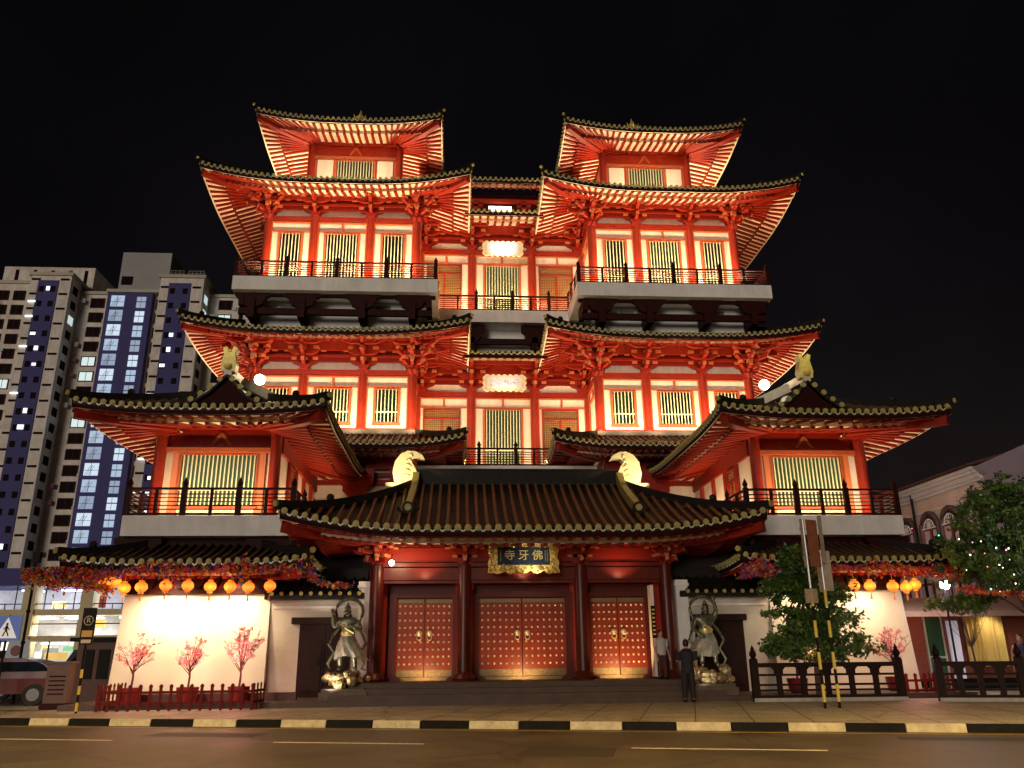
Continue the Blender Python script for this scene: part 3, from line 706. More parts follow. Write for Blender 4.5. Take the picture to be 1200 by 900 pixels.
    railing(t, frame_mat(s*12.98, 0, math.pi/2), 27.0, 34, 5.92, h=.9, sp=1.0, endposts=(0, 1))
    # undercroft
    c = MB(); a, b = sorted((s*8.3, s*12.8)); c.box(a, b, 27.75, 36, .3, 5.26, 0); c.build('wall', MATS['band_white'], t)
    c = MB()
    for x in (s*8.4, s*12.6):
        c.poly([(x-.15,4.3),(x+.15,4.3),(x+.45,4.75),(x+.45,4.9),(x+.75,5.05),(x+.75,5.25),(x-.75,5.25),(x-.75,5.05),(x-.45,4.9),(x-.45,4.75)], 'y', 27.2, 27.7, 0)
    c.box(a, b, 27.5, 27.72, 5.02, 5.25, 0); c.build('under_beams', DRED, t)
    # lower skirt roof with its battered wall
    lo, hi = sorted((s*6.75, s*14.15))
    roof(t, lo, hi, 25.45, 31, 2.1, 1.75, 4.28, .75, lift=.16, RR=2.5, srise=.2, sp=.29, dr=.09, name='lower_roof')
    a, b = sorted((s*8.2, s*12.82))
    w_ = MB(); w_.add([(a-.04,27.0,.3),(b+.04,27.0,.3),(b-.02,27.3,3.45),(a+.02,27.3,3.45),(a-.04,27.74,.3),(b+.04,27.74,.3),(b-.02,27.74,3.45),(a+.02,27.74,3.45)], [(0,1,2,3),(1,5,6,2),(4,0,3,7),(3,2,6,7)], 0)
    w_.build('lower_wall', mat('wash_plaster', (.72,.66,.54), .75, var=.08, scale=.8), t)
    c = MB(); c.box(a+.02, b-.02, 27.12, 27.74, 3.45, 3.62, 0); c.box(a+.02, b-.02, 27.25, 27.74, 3.62, 3.95, 1); c.box(a+.02, b-.02, 27.1, 27.74, 3.95, 4.1, 0)
    for k in range(9):
        x = a+.3+(b-a-.6)*k/8; c.poly([(x-.1,3.62),(x+.1,3.62),(x+.22,3.86),(x+.22,3.95),(x-.22,3.95),(x-.22,3.86)], 'y', 26.95, 27.26, 0)
    c.build('cornice', [DRED, RED], t)
    for wx in (9.3, 11.3): light('wall_washer', 'SPOT', (s*wx, 26.35, 3.72), 620 if s < 0 else 260, (1,.76,.48), (s*wx, 27.2, 1.6), size=.25, spot=150, blend=1)
    light('roof_flood', 'POINT', (s*9.2, 29.3, 11.7), 90, (1,.80,.45), size=.15)
    f = MB(); f.ball((s*9.75, 29.4, 11.45), .2, 14, 9, 0); f.box(s*9.75-.02, s*9.75+.02, 29.5, 29.54, 10.6, 11.3, 1)
    tag(f.build('floodlight', [LAMP, BLACK]), 'bright floodlight on the %s pavilion roof behind the little gable' % ('left' if s < 0 else 'right'), 'floodlight', 'roof floodlights')
    light('ridge_flood', 'SPOT', (s*10.0, 25.6, 12.4), 40, (1,.85,.5), (gx, 26.5, ap+.4), size=.1, spot=60)
    return t
pavL, pavR = pavilion(-1), pavilion(1)
# ================================================================== SIDE WALLS WITH DOORS
def side_wall(s):
    t = thing('boundary_wall', 'cream wall with dark wooden door and tiled coping behind the %s guardian statue' % ('left' if s < 0 else 'right'), 'wall', (s*6.7, 27.2, .3), group='walls beside the gatehouse', world=True)
    a, b = sorted((s*5.2, s*8.25))
    c = MB(); c.box(a, b, 27.3, 27.7, .3, 3.25, 0); c.build('wall', mat('side_plaster', (.55,.50,.41), .8, var=.15, scale=1.2), t)
    c = MB(); c.box(a+.15, b-.15, 27.26, 27.3, 2.98, 3.06, 0); c.build('moulding', GREYW, t)
    c = MB(); c.box(a-.1, b, 26.95, 28.0, 3.25, 3.40, 0); c.add([(a-.1,26.9,3.40),(b,26.9,3.40),(b,27.9,3.95),(a-.1,27.9,3.95)], [(0,1,2,3)], 0); c.box(a-.1, b, 27.9, 28.1, 3.2, 4.3, 0)
    for k in range(10): x = a+.15+(b-a-.3)*k/9; c.tube([(x,26.9,3.43),(x,27.9,3.98)], .05, 6, 0)
    cpo = c.build('coping', TILE, t)
    c = MB()
    for k in range(10): x = a+.15+(b-a-.3)*k/9; c.disc((x,26.87,3.42), .065, (0,-1,0), .05, 10, 0)
    c.build('tile_end', DISC, cpo)
    d0, d1 = sorted((s*5.6, s*7.22))
    c = MB(); c.box(d0, d1, 27.22, 27.31, .3, 2.5, 0); c.box(d0-.25, d1+.1, 27.1, 27.31, 2.5, 2.7, 0)
    c.box((d0+d1)/2-.02, (d0+d1)/2+.02, 27.2, 27.22, .3, 2.5, 1); c.box(d0+.1, (d0+d1)/2-.08, 27.2, 27.22, .5, 2.3, 0); c.box((d0+d1)/2+.08, d1-.1, 27.2, 27.22, .5, 2.3, 0)
    o = c.build('door', [mat('dark_door', (.022,.008,.006), .6, spec=.15, var=.3), BLACK], t)
    h = MB()
    for xx in ((d0+d1)/2-.16, (d0+d1)/2+.16): h.box(xx-.05, xx+.05, 27.17, 27.2, 1.25, 1.45, 0)
    h.build('handle', BLACK, o)
    p0, p1 = sorted((s*4.98, s*5.38))
    c = MB(); c.box(p0, p1, 27.0, 27.4, .3, 3.6, 0); c.box(p0-.04, p1+.04, 26.96, 27.44, 3.6, 3.68, 0); c.box(p0-.01, p1+.01, 26.98, 27.42, 3.68, 3.8, 0)
    c.build('pillar', GREYW, t)
side_wall(-1); side_wall(1)
# link galleries between gatehouse and pavilions (dark)
for s in (-1, 1):
    a, b = sorted((s*4.6, s*8.3))
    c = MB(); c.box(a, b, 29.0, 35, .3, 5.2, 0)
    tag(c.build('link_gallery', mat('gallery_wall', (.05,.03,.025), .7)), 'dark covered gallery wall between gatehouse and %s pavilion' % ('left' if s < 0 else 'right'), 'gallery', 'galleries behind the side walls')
# ================================================================== GATEHOUSE
GX = -.08
gate = thing('gatehouse', 'front gatehouse with three studded red double doors under one broad tiled roof', 'gatehouse', (GX, 27, .3), world=True)
c = MB(); c.box(GX-5.4, GX+5.4, 25.6, 30, .3, .74, 0); c.box(GX-5.6, GX+5.6, 25.25, 25.6, .3, .59, 0); c.box(GX-5.8, GX+5.8, 24.95, 25.25, .3, .44, 0); c.build('steps', STONE, gate)
GC = [GX-4.72, GX-1.9, GX+1.9, GX+4.72]
for x in GC:
    c = MB(); c.lathe([(.36,0),(.38,.08),(.30,.2),(.23,.26),(.23,3.5),(.2,3.62)], (x, 26.95, .74), 18, 0); c.build('column', mat('shaded_gate_column', (.07,.009,.005), .35, spec=.3, var=.2), gate, smooth=True)  # column red darkened to stand for the shade under the gate roof
c = MB()
c.box(GC[0], GC[3], 27.75, 28.0, .74, 5.3, 1)
for xa, xb in zip(GC[:-1], GC[1:]):
    a, b = xa+.2, xb-.2
    c.box(a, b, 26.86, 27.06, 3.82, 4.2, 0); c.box(a, b, 26.9, 27.02, 3.72, 3.8, 0); c.box(a-.02, b+.02, 26.8, 27.1, 4.24, 4.36, 0)
    c.box(a, b, 26.92, 27.05, 4.4, 4.85, 2); c.box(a, b, 26.85, 27.1, 4.87, 5.08, 0)
    c.box(a, b, 27.55, 27.76, 3.42, 3.7, 0); c.box(a, b, 27.6, 27.76, 3.7, 4.3, 2)
for xa in GC: c.box(xa-.22, xa+.22, 27.0, 27.8, 3.85, 4.15, 0); c.box(xa-.3, xa+.3, 27.5, 27.78, .74, 4.2, 2)
c.build('beams', [mat('shaded_gate_beam', (.09,.010,.005), .4, spec=.25, var=.2), mat('shaded_gate_back', (.035,.005,.004), .6), mat('gate_panel', (.22,.018,.010), .5, spec=.2)], gate)  # beam and back reds carry gatehouse shade in their colour
DOORM = mat('door_leaf_red', (.20,.024,.009), .4, spec=.3, var=.15, scale=3)
BRASS = mat('brass', (.80,.62,.34), .35, metal=.5); PLATE = mat('brass_plate', (.15,.11,.05), .42, metal=.6, var=.35, scale=22, bump=.6)
for x0_, x1_, nc in ((GX-4.1, GX-2.28, 5), (GX-1.43, GX+1.43, 7), (GX+2.28, GX+4.1, 5)):
    f = MB(); yD = 27.6
    f.box(x0_-.24, x0_, yD-.14, yD+.1, .74, 3.42, 0); f.box(x1_, x1_+.24, yD-.14, yD+.1, .74, 3.42, 0); f.box(x0_-.24, x1_+.24, yD-.15, yD+.1, 3.3, 3.44, 0)
    for sg, xx in ((-1, x0_-.12), (1, x1_+.12)): f.poly([(xx-.3,.74),(xx+.3,.74),(xx+.3,.8),(xx+.12,.9),(xx-.12,.9),(xx-.3,.8)], 'y', yD-.3, yD-.14, 0)
    f.box(x0_, x1_, yD-.1, yD+.1, .74, .84, 1)
    fo = f.build('door_frame', [GRED, PLATE], gate)
    cx = (x0_+x1_)/2
    for a, b, hs in ((x0_, cx-.012, 1), (cx+.012, x1_, -1)):
        d = MB(); d.box(a, b, yD-.03, yD+.06, .85, 3.28, 0)
        do = d.build('door_leaf', DOORM, gate)
        p = MB(); p.box(a+.02, b-.02, yD-.045, yD-.03, .86, 1.06, 0); p.build('brass_plate', PLATE, do); p = MB(); p.box(a+.02, b-.02, yD-.045, yD-.03, 3.14, 3.26, 0); p.build('brass_plate', PLATE, do)
        st_ = MB()
        for i in range(nc):
            for j in range(9):
                xx = a+(b-a)*(i+.6)/(nc+.2); zz = 1.24+j*.225
                st_.ball((xx, yD-.05, zz), .042, 8, 5, 0)
        st_.build('door_studs', BRASS, do)
        hd = MB(); hx = (b-.15) if hs > 0 else (a+.15)
        hd.ball((hx, yD-.07, 2.18), .10, 12, 7, 0, sy=.6)
        hd.tube([(hx+.075*math.sin(k*math.pi/6), yD-.12, 2.05+.085*math.cos(k*math.pi/6)) for k in range(13)], .02, 6, 0)
        hd.build('handle', BRASS, do)
bl = []
for x in GC: bl += [(x, 26.95, 4.22, 0), ]
bl += [(GC[0], 26.95, 4.22, -math.pi/4), (GC[0], 26.95, 4.22, -math.pi/2), (GC[3], 26.95, 4.22, math.pi/4), (GC[3], 26.95, 4.22, math.pi/2)]
bl += [((GC[0]+GC[1])/2-.0, 26.95, 4.4, 0), ((GC[2]+GC[3])/2, 26.95, 4.4, 0)] if False else []
brackets(gate, bl, .66)
RIBG = mat('gate_rib', (.20,.075,.026), .5, spec=.25, var=.45, scale=5, bump=.3)
rg, GH, GS = roof(gate, GX-7.47, GX+7.47, 24.5, 32.6, 4.0, 2.45, 5.15, 2.15, lift=.55, RR=4.6, srise=.25, sp=.305, dr=.098, closed=True, ribm=RIBG)
c = MB(); c.bar((GX-3.75, 28.5, 7.5), (GX+3.75, 28.5, 7.5), .3, .5, 0)
c.bar((GX-3.75, 28.5, 7.78), (GX+3.75, 28.5, 7.78), .38, .07, 0)
for s in (-1, 1):
    pts = [(GX+s*3.62, 28.3, 7.55)]
    for yy in (27.8, 27.2, 26.6, 26.0): pts.append((GX+s*(3.62+.12*(28.3-yy)/2.3), yy, GH(GX+s*3.62, yy)+.16))
    for p, q in zip(pts[:-1], pts[1:]): c.bar(p, q, .22, .32, 1)
    c.disc((GX+s*3.74, 25.93, pts[-1][2]+.03), .19, (0,-1,0), .12, 14, 0); c.disc((GX+s*3.74, 25.85, pts[-1][2]+.03), .11, (0,-1,0), .06, 12, 2)
    c.tube([(GX+s*3.74-.35, 25.92, pts[-1][2]+.02), (GX+s*3.74-.2, 25.92, pts[-1][2]-.14), (GX+s*3.74+.2, 25.92, pts[-1][2]-.14), (GX+s*3.74+.35, 25.92, pts[-1][2]+.02)], .05, 6, 0)
c.build('ridge', [TILE, mat('yellow_ridge', (.28,.20,.05), .45, var=.3), DISC], gate)
for s in (-1, 1):
    k = MB(); ox = GX+s*3.85
    prof = [(-.25,0),(.55,0),(.62,.35),(.55,.75),(.36,1.02),(.10,1.14),(-.18,1.12),(-.42,.98),(-.5,.84),(-.32,.88),(-.12,.86),(-.02,.76),(-.12,.6),(-.25,.35)]
    k.poly([(ox+s*x_, 7.32+z_) for x_, z_ in prof], 'y', 28.3, 28.7, 0)
    for i in range(5):
        k.tube([(ox+s*(.42-.09*i), 28.29, 7.5+.2*i), (ox+s*(.20-.05*i), 28.26, 7.6+.18*i), (ox+s*(.02-.02*i), 28.29, 7.55+.17*i)], .03, 5, 0)
    k.box(min(ox+s*.15, ox+s*.85), max(ox+s*.15, ox+s*.85), 28.2, 28.75, 6.95, 7.08, 0)
    k.box(min(ox+s*.15, ox+s*.85), max(ox+s*.15, ox+s*.85), 28.2, 28.75, 7.15, 7.28, 0)
    ko = k.build('ridge_end_ornament', mat('kio_cream', (.80,.66,.34), .45, var=.2, scale=8), gate)
    light('ornament_flood', 'SPOT', (ox+s*1.0, 27.2, 7.1), 230, (1,.84,.52), (ox, 28.4, 7.9), size=.08, spot=70)
# plaque with the temple's name
t = thing('name_sign', 'gold scroll-framed dark blue name board with gold characters over the middle doors', 'sign', (GX-.02, 26.3, 4.5))
t.rotation_euler = (R(-10), 0, 0)
f = MB(); pts = scallop(1.05, .47, 5, 2, .10)
pts = [(x*(1.10 if abs(x) > .95 and abs(z) > .36 else 1), z*(1.12 if abs(x) > .95 and abs(z) > .36 else 1)) for x, z in pts]
f.poly(pts, 'y', -.03, .06, 0)
random.seed(5)
for k in range(210):
    a = random.random()*2*math.pi; x = random.uniform(-1.1, 1.1); z = random.uniform(-.53, .53)
    if abs(x) < .86 and abs(z) < .30: continue
    f.ball((x, -.04, z), random.uniform(.03, .06), 7, 4, 0)
f.build('sign_frame', GOLD, t, (0,0,0))
f = MB(); f.box(-.84, .84, -.06, -.032, -.29, .29, 0); f.build('sign_board', mat('sign_blue', (.012,.022,.035), .3, var=.4, scale=3), t, (0,0,0))
def text_obj(name, s, size, mt, parent, loc, rot=(math.pi/2,0,0), ext=.012):
    cu = bpy.data.curves.new(name, 'FONT'); cu.body = s; cu.size = size; cu.extrude = ext; cu.align_x = 'CENTER'; cu.align_y = 'CENTER'
    o = bpy.data.objects.new(name, cu); COL.objects.link(o)
    bpy.context.view_layer.update()
    me = bpy.data.meshes.new_from_object(o.evaluated_get(bpy.context.evaluated_depsgraph_get()))
    bpy.data.objects.remove(o); me.materials.clear(); me.materials.append(mt)
    n = bpy.data.objects.new(name, me); COL.objects.link(n); n.parent = parent; n.location = loc; n.rotation_euler = rot
    return n
GT = mat('gold_letter', (.80,.60,.18), .35, metal=.4)
for ch, x in (('寺', -.45), ('牙', 0.0), ('佛', .45)): text_obj('character', ch, .36, GT, t, (x, -.075, 0))
for ch, x in (('佛牙寺', .73),):
    for i in range(9):
        b_ = MB(); 
small = MB()
for xx in (-.74, .70, .77):
    for i in range(9):
        z = .17-i*.042; small.box(xx-.018, xx+.018, -.066, -.061, z-.003, z+.003, 0); small.box(xx-.003, xx+.003, -.0665, -.061, z-.014, z+.012, 0)
small.build('inscription', GT, t, (0,0,0))
light('sign_light', 'SPOT', (GX+.35, 25.2, 4.3), 34, (1,.93,.8), (GX+.3, 26.3, 4.45), size=.05, spot=80)
# porch light by the left bracket, and downlights that wash doors
b = MB(); b.ball((-4.3, 26.2, 4.30), .085, 12, 8, 0); b.tube([(-4.3,26.2,4.38),(-4.3,26.4,4.6)], .012, 6, 1)
tag(b.build('porch_lamp', [mat('porch_bulb', (1,.95,.85), .5, emis=(1,.85,.6), es=60), BLACK]), 'bare bright bulb under the gatehouse eave above the left doors', 'lamp')
light('porch_glow', 'POINT', (-4.05, 26.0, 4.28), 45, (1,.62,.32), size=.08)
for x, e in ((GX-3.2, 34), (GX, 34), (GX+3.2, 42)):
    light('door_uplight', 'SPOT', (x+.05, 26.3, .85), e*(3.0 if x < GX-1 else 3.8), (1,.60,.26), (x, 27.7, 2.1), size=.05, spot=125)
    light('bracket_uplight', 'SPOT', (x, 26.3, 3.9), 42 if x else 3, (1,.40,.22), (x, 26.95, 4.7), size=.06, spot=120)
# couplet board on the right door post
c = MB(); c.box(4.02, 4.12, 26.55, 26.95, .8, 3.6, 0); c.box(4.0, 4.14, 26.53, 26.56, 1.95, 2.95, 1)
for i in range(7): c.box(4.03, 4.11, 26.52, 26.53, 2.05+i*.125, 2.10+i*.125, 2)
cp = c.build('couplet_board', [WHITE, BLACK, GT]); tag(cp, 'tall narrow cream board with black inscribed panel beside the right doors', 'sign')
# ================================================================== people and statues
def skin(name, verts, edges, rad, mt, parent, loc=None, sub=2, root=0):
    me = bpy.data.meshes.new(name); me.from_pydata(verts, edges, []); me.materials.append(mt)
    o = bpy.data.objects.new(name, me); COL.objects.link(o)
    md = o.modifiers.new('skin', 'SKIN'); sv = me.skin_vertices[0].data
    for i, r_ in enumerate(rad):
        sv[i].radius = (r_, r_) if not isinstance(r_, tuple) else r_; sv[i].use_root = (i == root)
    md.use_smooth_shade = True
    sb = o.modifiers.new('sub', 'SUBSURF'); sb.levels = sub; sb.render_levels = sub
    bpy.context.view_layer.update()
    dm = bpy.data.meshes.new_from_object(o.evaluated_get(bpy.context.evaluated_depsgraph_get()))
    bpy.data.objects.remove(o); dm.name = name
    if not dm.materials: dm.materials.append(mt)
    n = bpy.data.objects.new(name, dm); COL.objects.link(n)
    if parent: n.parent = parent
    n.location = loc or (0,0,0)
    return n
SKINM = mat('skin', (.42,.22,.14), .5); HAIR = mat('hair', (.015,.012,.01), .5)
def person(label, loc, rz, shirt, legs, h=1.7, armL=None, armR=None, group=None, tank=False):
    t = thing('person', label, 'person', loc, rz=rz, group=group)
    k = h/1.7
    aL = armL or ((-.21,0,1.38), (-.26,.02,1.10), (-.27,-.10,.86), (-.27,-.13,.76))
    aR = armR or ((.21,0,1.38), (.26,.02,1.10), (.27,-.10,.86), (.27,-.13,.76))
    V = [(0,0,.93),(0,0,1.15),(0,0,1.36),(0,-.01,1.47),(0,-.02,1.55),(0,-.02,1.645),
         (-.10,0,.86),(-.11,-.01,.48),(-.12,.02,.09),(-.12,-.12,.03),(.10,0,.86),(.11,-.03,.48),(.12,-.02,.09),(.12,-.16,.03)]
    V += list(aL)+list(aR)
    E = [(0,1),(1,2),(2,3),(3,4),(4,5),(0,6),(6,7),(7,8),(8,9),(0,10),(10,11),(11,12),(12,13),(2,14),(14,15),(15,16),(16,17),(2,18),(18,19),(19,20),(20,21)]
    rad = [(.15,.11),(.135,.10),(.16,.11),.055,(.075,.09),(.07,.08),.10,.06,.042,.035,.10,.06,.042,.035,.06,.045,.034,.03,.06,.045,.034,.03]
    V = [(x*k,y*k,z*k) for x,y,z in V]; rad = [tuple(a*k for a in r) if isinstance(r, tuple) else r*k for r in rad]
    skin('body', V, E, rad, SKINM, t)
    # hands with fingers
    for hp, el in ((aL[3], aL[2]), (aR[3], aR[2])):
        hb = MB(); p = Vector(hp)*k; d = (p-Vector(el)*k).normalized(); sdv = d.cross(Vector((1,0,0))).normalized()
        hb.tube([p, p+d*.05, p+d*.08], [.026,.036,.030], 8)
        for q in range(4):
            a = p+d*.07+sdv*(-.024+.016*q); L_ = (.055,.065,.06,.048)[q]
            hb.tube([a, a+d*L_*.6, a+d*L_*.9+Vector((.012,0,0))], [.009,.0085,.007], 6)
        a = p+d*.02+sdv*-.03; hb.tube([a, a+d*.03-sdv*.015, a+d*.055-sdv*.012], [.011,.010,.008], 6)
        hb.build('hand', SKINM, t, (0,0,0), smooth=True)
    # face and hair
    fc = MB(); fc.ball((0,-.02*k,1.60*k), .098*k, 14, 10, 0, sx=.82, sy=.95, sz=1.2)
    fc.poly([(-.125*k,1.62*k),(-.10*k,1.575*k),(-.118*k,1.56*k)], 'x', -.012, .012, 0)
    fc.ball((-.082*k,-.0,1.6*k), .025, 6, 5, 0, sx=.4); fc.ball((.082*k,0,1.6*k), .025, 6, 5, 0, sx=.4)
    for sx in (-.03, .03): fc.ball((sx,-.105*k,1.615*k), .010, 6, 5, 1)
    fc.box(-.022,.022,-.112*k,-.104*k,1.545*k,1.552*k,2)
    fo = fc.build('head', [SKINM, BLACK, mat('lips', (.35,.10,.08), .5)], t, (0,0,0), smooth=True)
    hr = MB(); hr.ball((0,.012*k,1.635*k), .108*k, 14, 9, 0, sx=.86, sy=.95, sz=1.05); hr.build('hair', HAIR, t, (0,0,0), smooth=True)
    # clothing
    sh = MB(); sh.lathe([(.185,.84),(.182,.95),(.175,1.12),(.205,1.28),(.215,1.38),(.13,1.455),(.075,1.48)], (0,0,0), 18, 0, sx=1.0, sy=.80)
    sh.v = [(x*k,y*k,z*k) for x,y,z in sh.v]
    if not tank:
        for A in (aL, aR):
            a, b_ = Vector(A[0])*k, Vector(A[1])*k; sh.tube([a+Vector((0,0,.02)), a*.5+b_*.5, b_*.85+a*.15], [.098*k,.085*k,.075*k], 12)
    sh.build('shirt', shirt, t, (0,0,0), smooth=True)
    tr = MB(); tr.lathe([(.15,.78),(.172,.86),(.16,.95)], (0,0,0), 16, 0, sy=.78)
    for sx, yk, ya in ((-1,-.01,.02),(1,-.03,-.02)):
        tr.tube([(sx*.09,0,.88),(sx*.10,0,.75),(sx*.11,yk,.48),(sx*.12,ya,.10)], [.105,.10,.078,.062], 12)
    tr.v = [(x*k,y*k,z*k) for x,y,z in tr.v]
    tr.build('trousers', legs, t, (0,0,0), smooth=True)
    shoe = MB()
    for sx, ya in ((-.12,.02),(.12,-.02)): shoe.ball((sx*k,ya-.07,.04), .06, 10, 6, 0, sx=.8, sy=2.1, sz=.75)
    shoe.build('shoes', BLACK, t, (0,0,0), smooth=True)
    return t
person('person seen from behind in dark clothes looking at the right guardian statue', (4.55, 24.7, .15), R(170), mat('navy_cloth', (.012,.012,.022), .8), mat('dark_trousers', (.012,.011,.012), .8),
       armR=((.21,0,1.38),(.27,-.05,1.12),(.24,-.28,1.12),(.22,-.34,1.16)))
person('person in a pale shirt and dark trousers standing beside the right gate doors', (4.15, 26.15, .74), R(20), mat('pale_cloth', (.45,.43,.40), .8), mat('brown_trousers', (.05,.02,.015), .8), h=1.42)
person('person in a sleeveless top at the right edge beside the tree trunk', (15.3, 25.3, .15), R(-35), mat('dark_top', (.05,.04,.10), .8), mat('blue_trousers', (.02,.03,.07), .8), h=1.75, tank=True,
       armR=((.21,0,1.38),(.33,-.02,1.14),(.22,-.2,1.05),(.14,-.24,1.04)))
def guardian(s):
    t = thing('guardian_statue', 'bronze guardian statue %s' % ('with halo ribbon and flowing skirt left of the gate columns' if s < 0 else 'with raised fist and halo ribbon right of the gate columns'), 'statue', (s*5.5, 25.75, .3), group='guardian statues flanking the gate')
    t.scale = (.92, .95, 1)
    pl = MB(); pl.box(-.75,.75,-.6,.6,0,.22,0); pl.box(-.68,.68,-.53,.53,.22,.32,0); pl.build('plinth', mat('plinth_stone', (.10,.07,.05), .6, var=.3), t, (0,0,0))
    rk = MB(); random.seed(11+s)
    for k in range(44):
        a = random.random()*6.28; rr = random.uniform(.1,.5); z = random.uniform(.38,.72)
        rk.ball((rr*math.cos(a)*1.5, rr*math.sin(a)*.9, z), random.uniform(.08,.17)*(1.15-.5*(z-.38)), 7, 5, 0, sz=.8)
    rk.v = [(x+random.uniform(-.028,.028), y+random.uniform(-.028,.028), z+random.uniform(-.028,.028)) for x,y,z in rk.v]
    rk.build('rock_base', mat('gilt_rock', (.34,.25,.12), .5, metal=.4, var=.6, scale=6, bump=.8), t, (0,0,0))
    base = .82
    if s < 0: aL = ((-.30,0,1.50),(-.50,-.05,1.32),(-.52,-.16,1.62),(-.53,-.18,1.72)); aR = ((.30,0,1.50),(.46,-.05,1.22),(.26,-.25,1.30),(.18,-.28,1.34))
    else: aL = ((-.30,0,1.50),(-.48,-.04,1.20),(-.34,-.22,1.02),(-.28,-.26,.98)); aR = ((.30,0,1.50),(.44,-.05,1.72),(.36,-.14,1.98),(.34,-.15,2.06))
    sc_ = .93
    V = [(0,0,.95),(0,0,1.2),(0,0,1.48),(.02*s,-.02,1.62),(.03*s,-.05,1.72),(.03*s,-.05,1.86),
         (-.16,0,.85),(-.24,-.10,.45),(-.22,.0,.06),(-.26,-.18,.03),(.16,0,.85),(.26,-.06,.45),(.30,.05,.06),(.34,-.14,.03)]+list(aL)+list(aR)
    E = [(0,1),(1,2),(2,3),(3,4),(4,5),(0,6),(6,7),(7,8),(8,9),(0,10),(10,11),(11,12),(12,13),(2,14),(14,15),(15,16),(16,17),(2,18),(18,19),(19,20),(20,21)]
    rad = [(.2,.15),(.18,.15),(.25,.17),.09,(.11,.12),(.08,.09),.15,.10,.07,.05,.15,.10,.07,.05,.11,.09,.065,.055,.11,.09,.065,.055]
    V = [(x*sc_, y*sc_, z*sc_+base) for x,y,z in V]
    skin('body', V, E, rad, BRONZE, t)
    fn = MB()
    for A in (aL, aR):
        p = Vector(A[3])*sc_+Vector((0,0,base)); el = Vector(A[2])*sc_+Vector((0,0,base)); d = (p-el).normalized(); sv = d.cross(Vector((0,1,0))).normalized()
        fn.tube([p-d*.02,p+d*.06,p+d*.1],[.04,.06,.05],8)
        for q in range(4):
            a = p+d*.08+sv*(-.042+.028*q); fn.tube([a,a+d*.05,a+d*.075+Vector((0,-.03,0))],[.017,.016,.012],6)
        a = p+d*.02-sv*.06; fn.tube([a,a+d*.05-sv*.03,a+d*.09-sv*.02],[.018,.016,.012],6)
    fn.build('hand', BRONZE, t, (0,0,0), smooth=True)
    # head: brow, eyes, nose, topknot
    hd = MB(); hz = 1.80*sc_+base; hx = .03*s
    hd.ball((hx,-.06,hz), .125, 14, 10, 0, sx=.9, sz=1.2); hd.ball((hx,-.03,hz+.17), .07, 10, 7, 0); hd.ball((hx,-.03,hz+.25), .035, 8, 5, 0)
    hd.poly([(-.215,hz-.02),(-.175,hz-.03),(-.175,hz+.05)], 'x', hx-.022, hx+.022, 0)
    for q in (-1,1): hd.ball((hx+q*.045,-.165,hz+.03), .02, 8, 5, 1); hd.tube([(hx+q*.02,-.175,hz+.05),(hx+q*.08,-.155,hz+.075)], .014, 5, 0); hd.ball((hx+q*.12,-.04,hz), .035, 6, 5, 0, sx=.4)
    hd.tube([(hx-.04,-.165,hz-.07),(hx,-.18,hz-.085),(hx+.04,-.165,hz-.07)], .014, 5, 1)
    for k in range(7):
        a = math.pi*k/6; hd.ball((hx+.1*math.cos(a),-.09,hz+.11+.05*math.sin(a)), .022, 6, 4, 0)
    hd.build('head', [BRONZE, BLACK], t, (0,0,0), smooth=True)
    # pleated skirt blown to one side
    sk = MB(); n = 40; rows = 9; vs = []
    for i in range(rows+1):
        f_ = i/rows; z = base+sc_*(1.08-.72*f_)
        for j in range(n):
            a = 2*math.pi*j/n; r_ = .19+.30*f_**.9+.035*f_*math.sin(a*11+f_*4*s)
            vs.append((r_*math.cos(a)*1.1+s*-.16*f_*f_, r_*math.sin(a)*.78, z+.07*f_*math.sin(a*2+s)))
    sk.add(vs, [(i*n+j, i*n+(j+1)%n, (i+1)*n+(j+1)%n, (i+1)*n+j) for i in range(rows) for j in range(n)], 0)
    sk.build('skirt', mat('pale_bronze', (.36,.34,.26), .42, metal=.35, var=.55, scale=5), t, (0,0,0), smooth=True)
    bl_ = MB(); bl_.lathe([(.21,1.04),(.235,1.10),(.22,1.18)], (0,0,0), 20, 0, sy=.8); bl_.v = [(x,y,z*sc_+base) for x,y,z in bl_.v]
    bl_.tube([(-.25,-.02,base+1.42),(-.05,-.19,base+1.2),(.2,-.12,base+1.05)], .035, 8, 0)
    bl_.build('sash', mat('gilt', (.6,.46,.18), .4, metal=.6), t, (0,0,0), smooth=True)
    # halo ribbon and trailing ends
    rb = MB(); pts = []
    for k in range(15):
        a = R(-50+280*k/14); pts.append((.44*math.cos(a)*(1+.08*math.sin(3*a)), .14, base+1.62+.46*math.sin(a)))
    rb.tube(pts, .055, 8)
    for q in (-1, 1):
        p0 = pts[0] if q > 0 else pts[-1]
        rb.tube([p0, (q*.48,.05,base+1.0), (q*.60,0,base+.75), (q*.42,-.05,base+.5), (q*.58,-.1,base+.2), (q*.50,-.12,base+.04), (q*.64,-.14,base+.0)], [.05,.045,.05,.04,.05,.04,.02], 8)
    rb.build('ribbon', BRONZE, t, (0,0,0), smooth=True)
    light('statue_light', 'SPOT', (s*5.5-.5, 24.75, .45), 190 if s < 0 else 60, (1,.93,.78), (s*5.5, 25.75, 1.7), size=.06, spot=75)
guardian(-1); guardian(1)
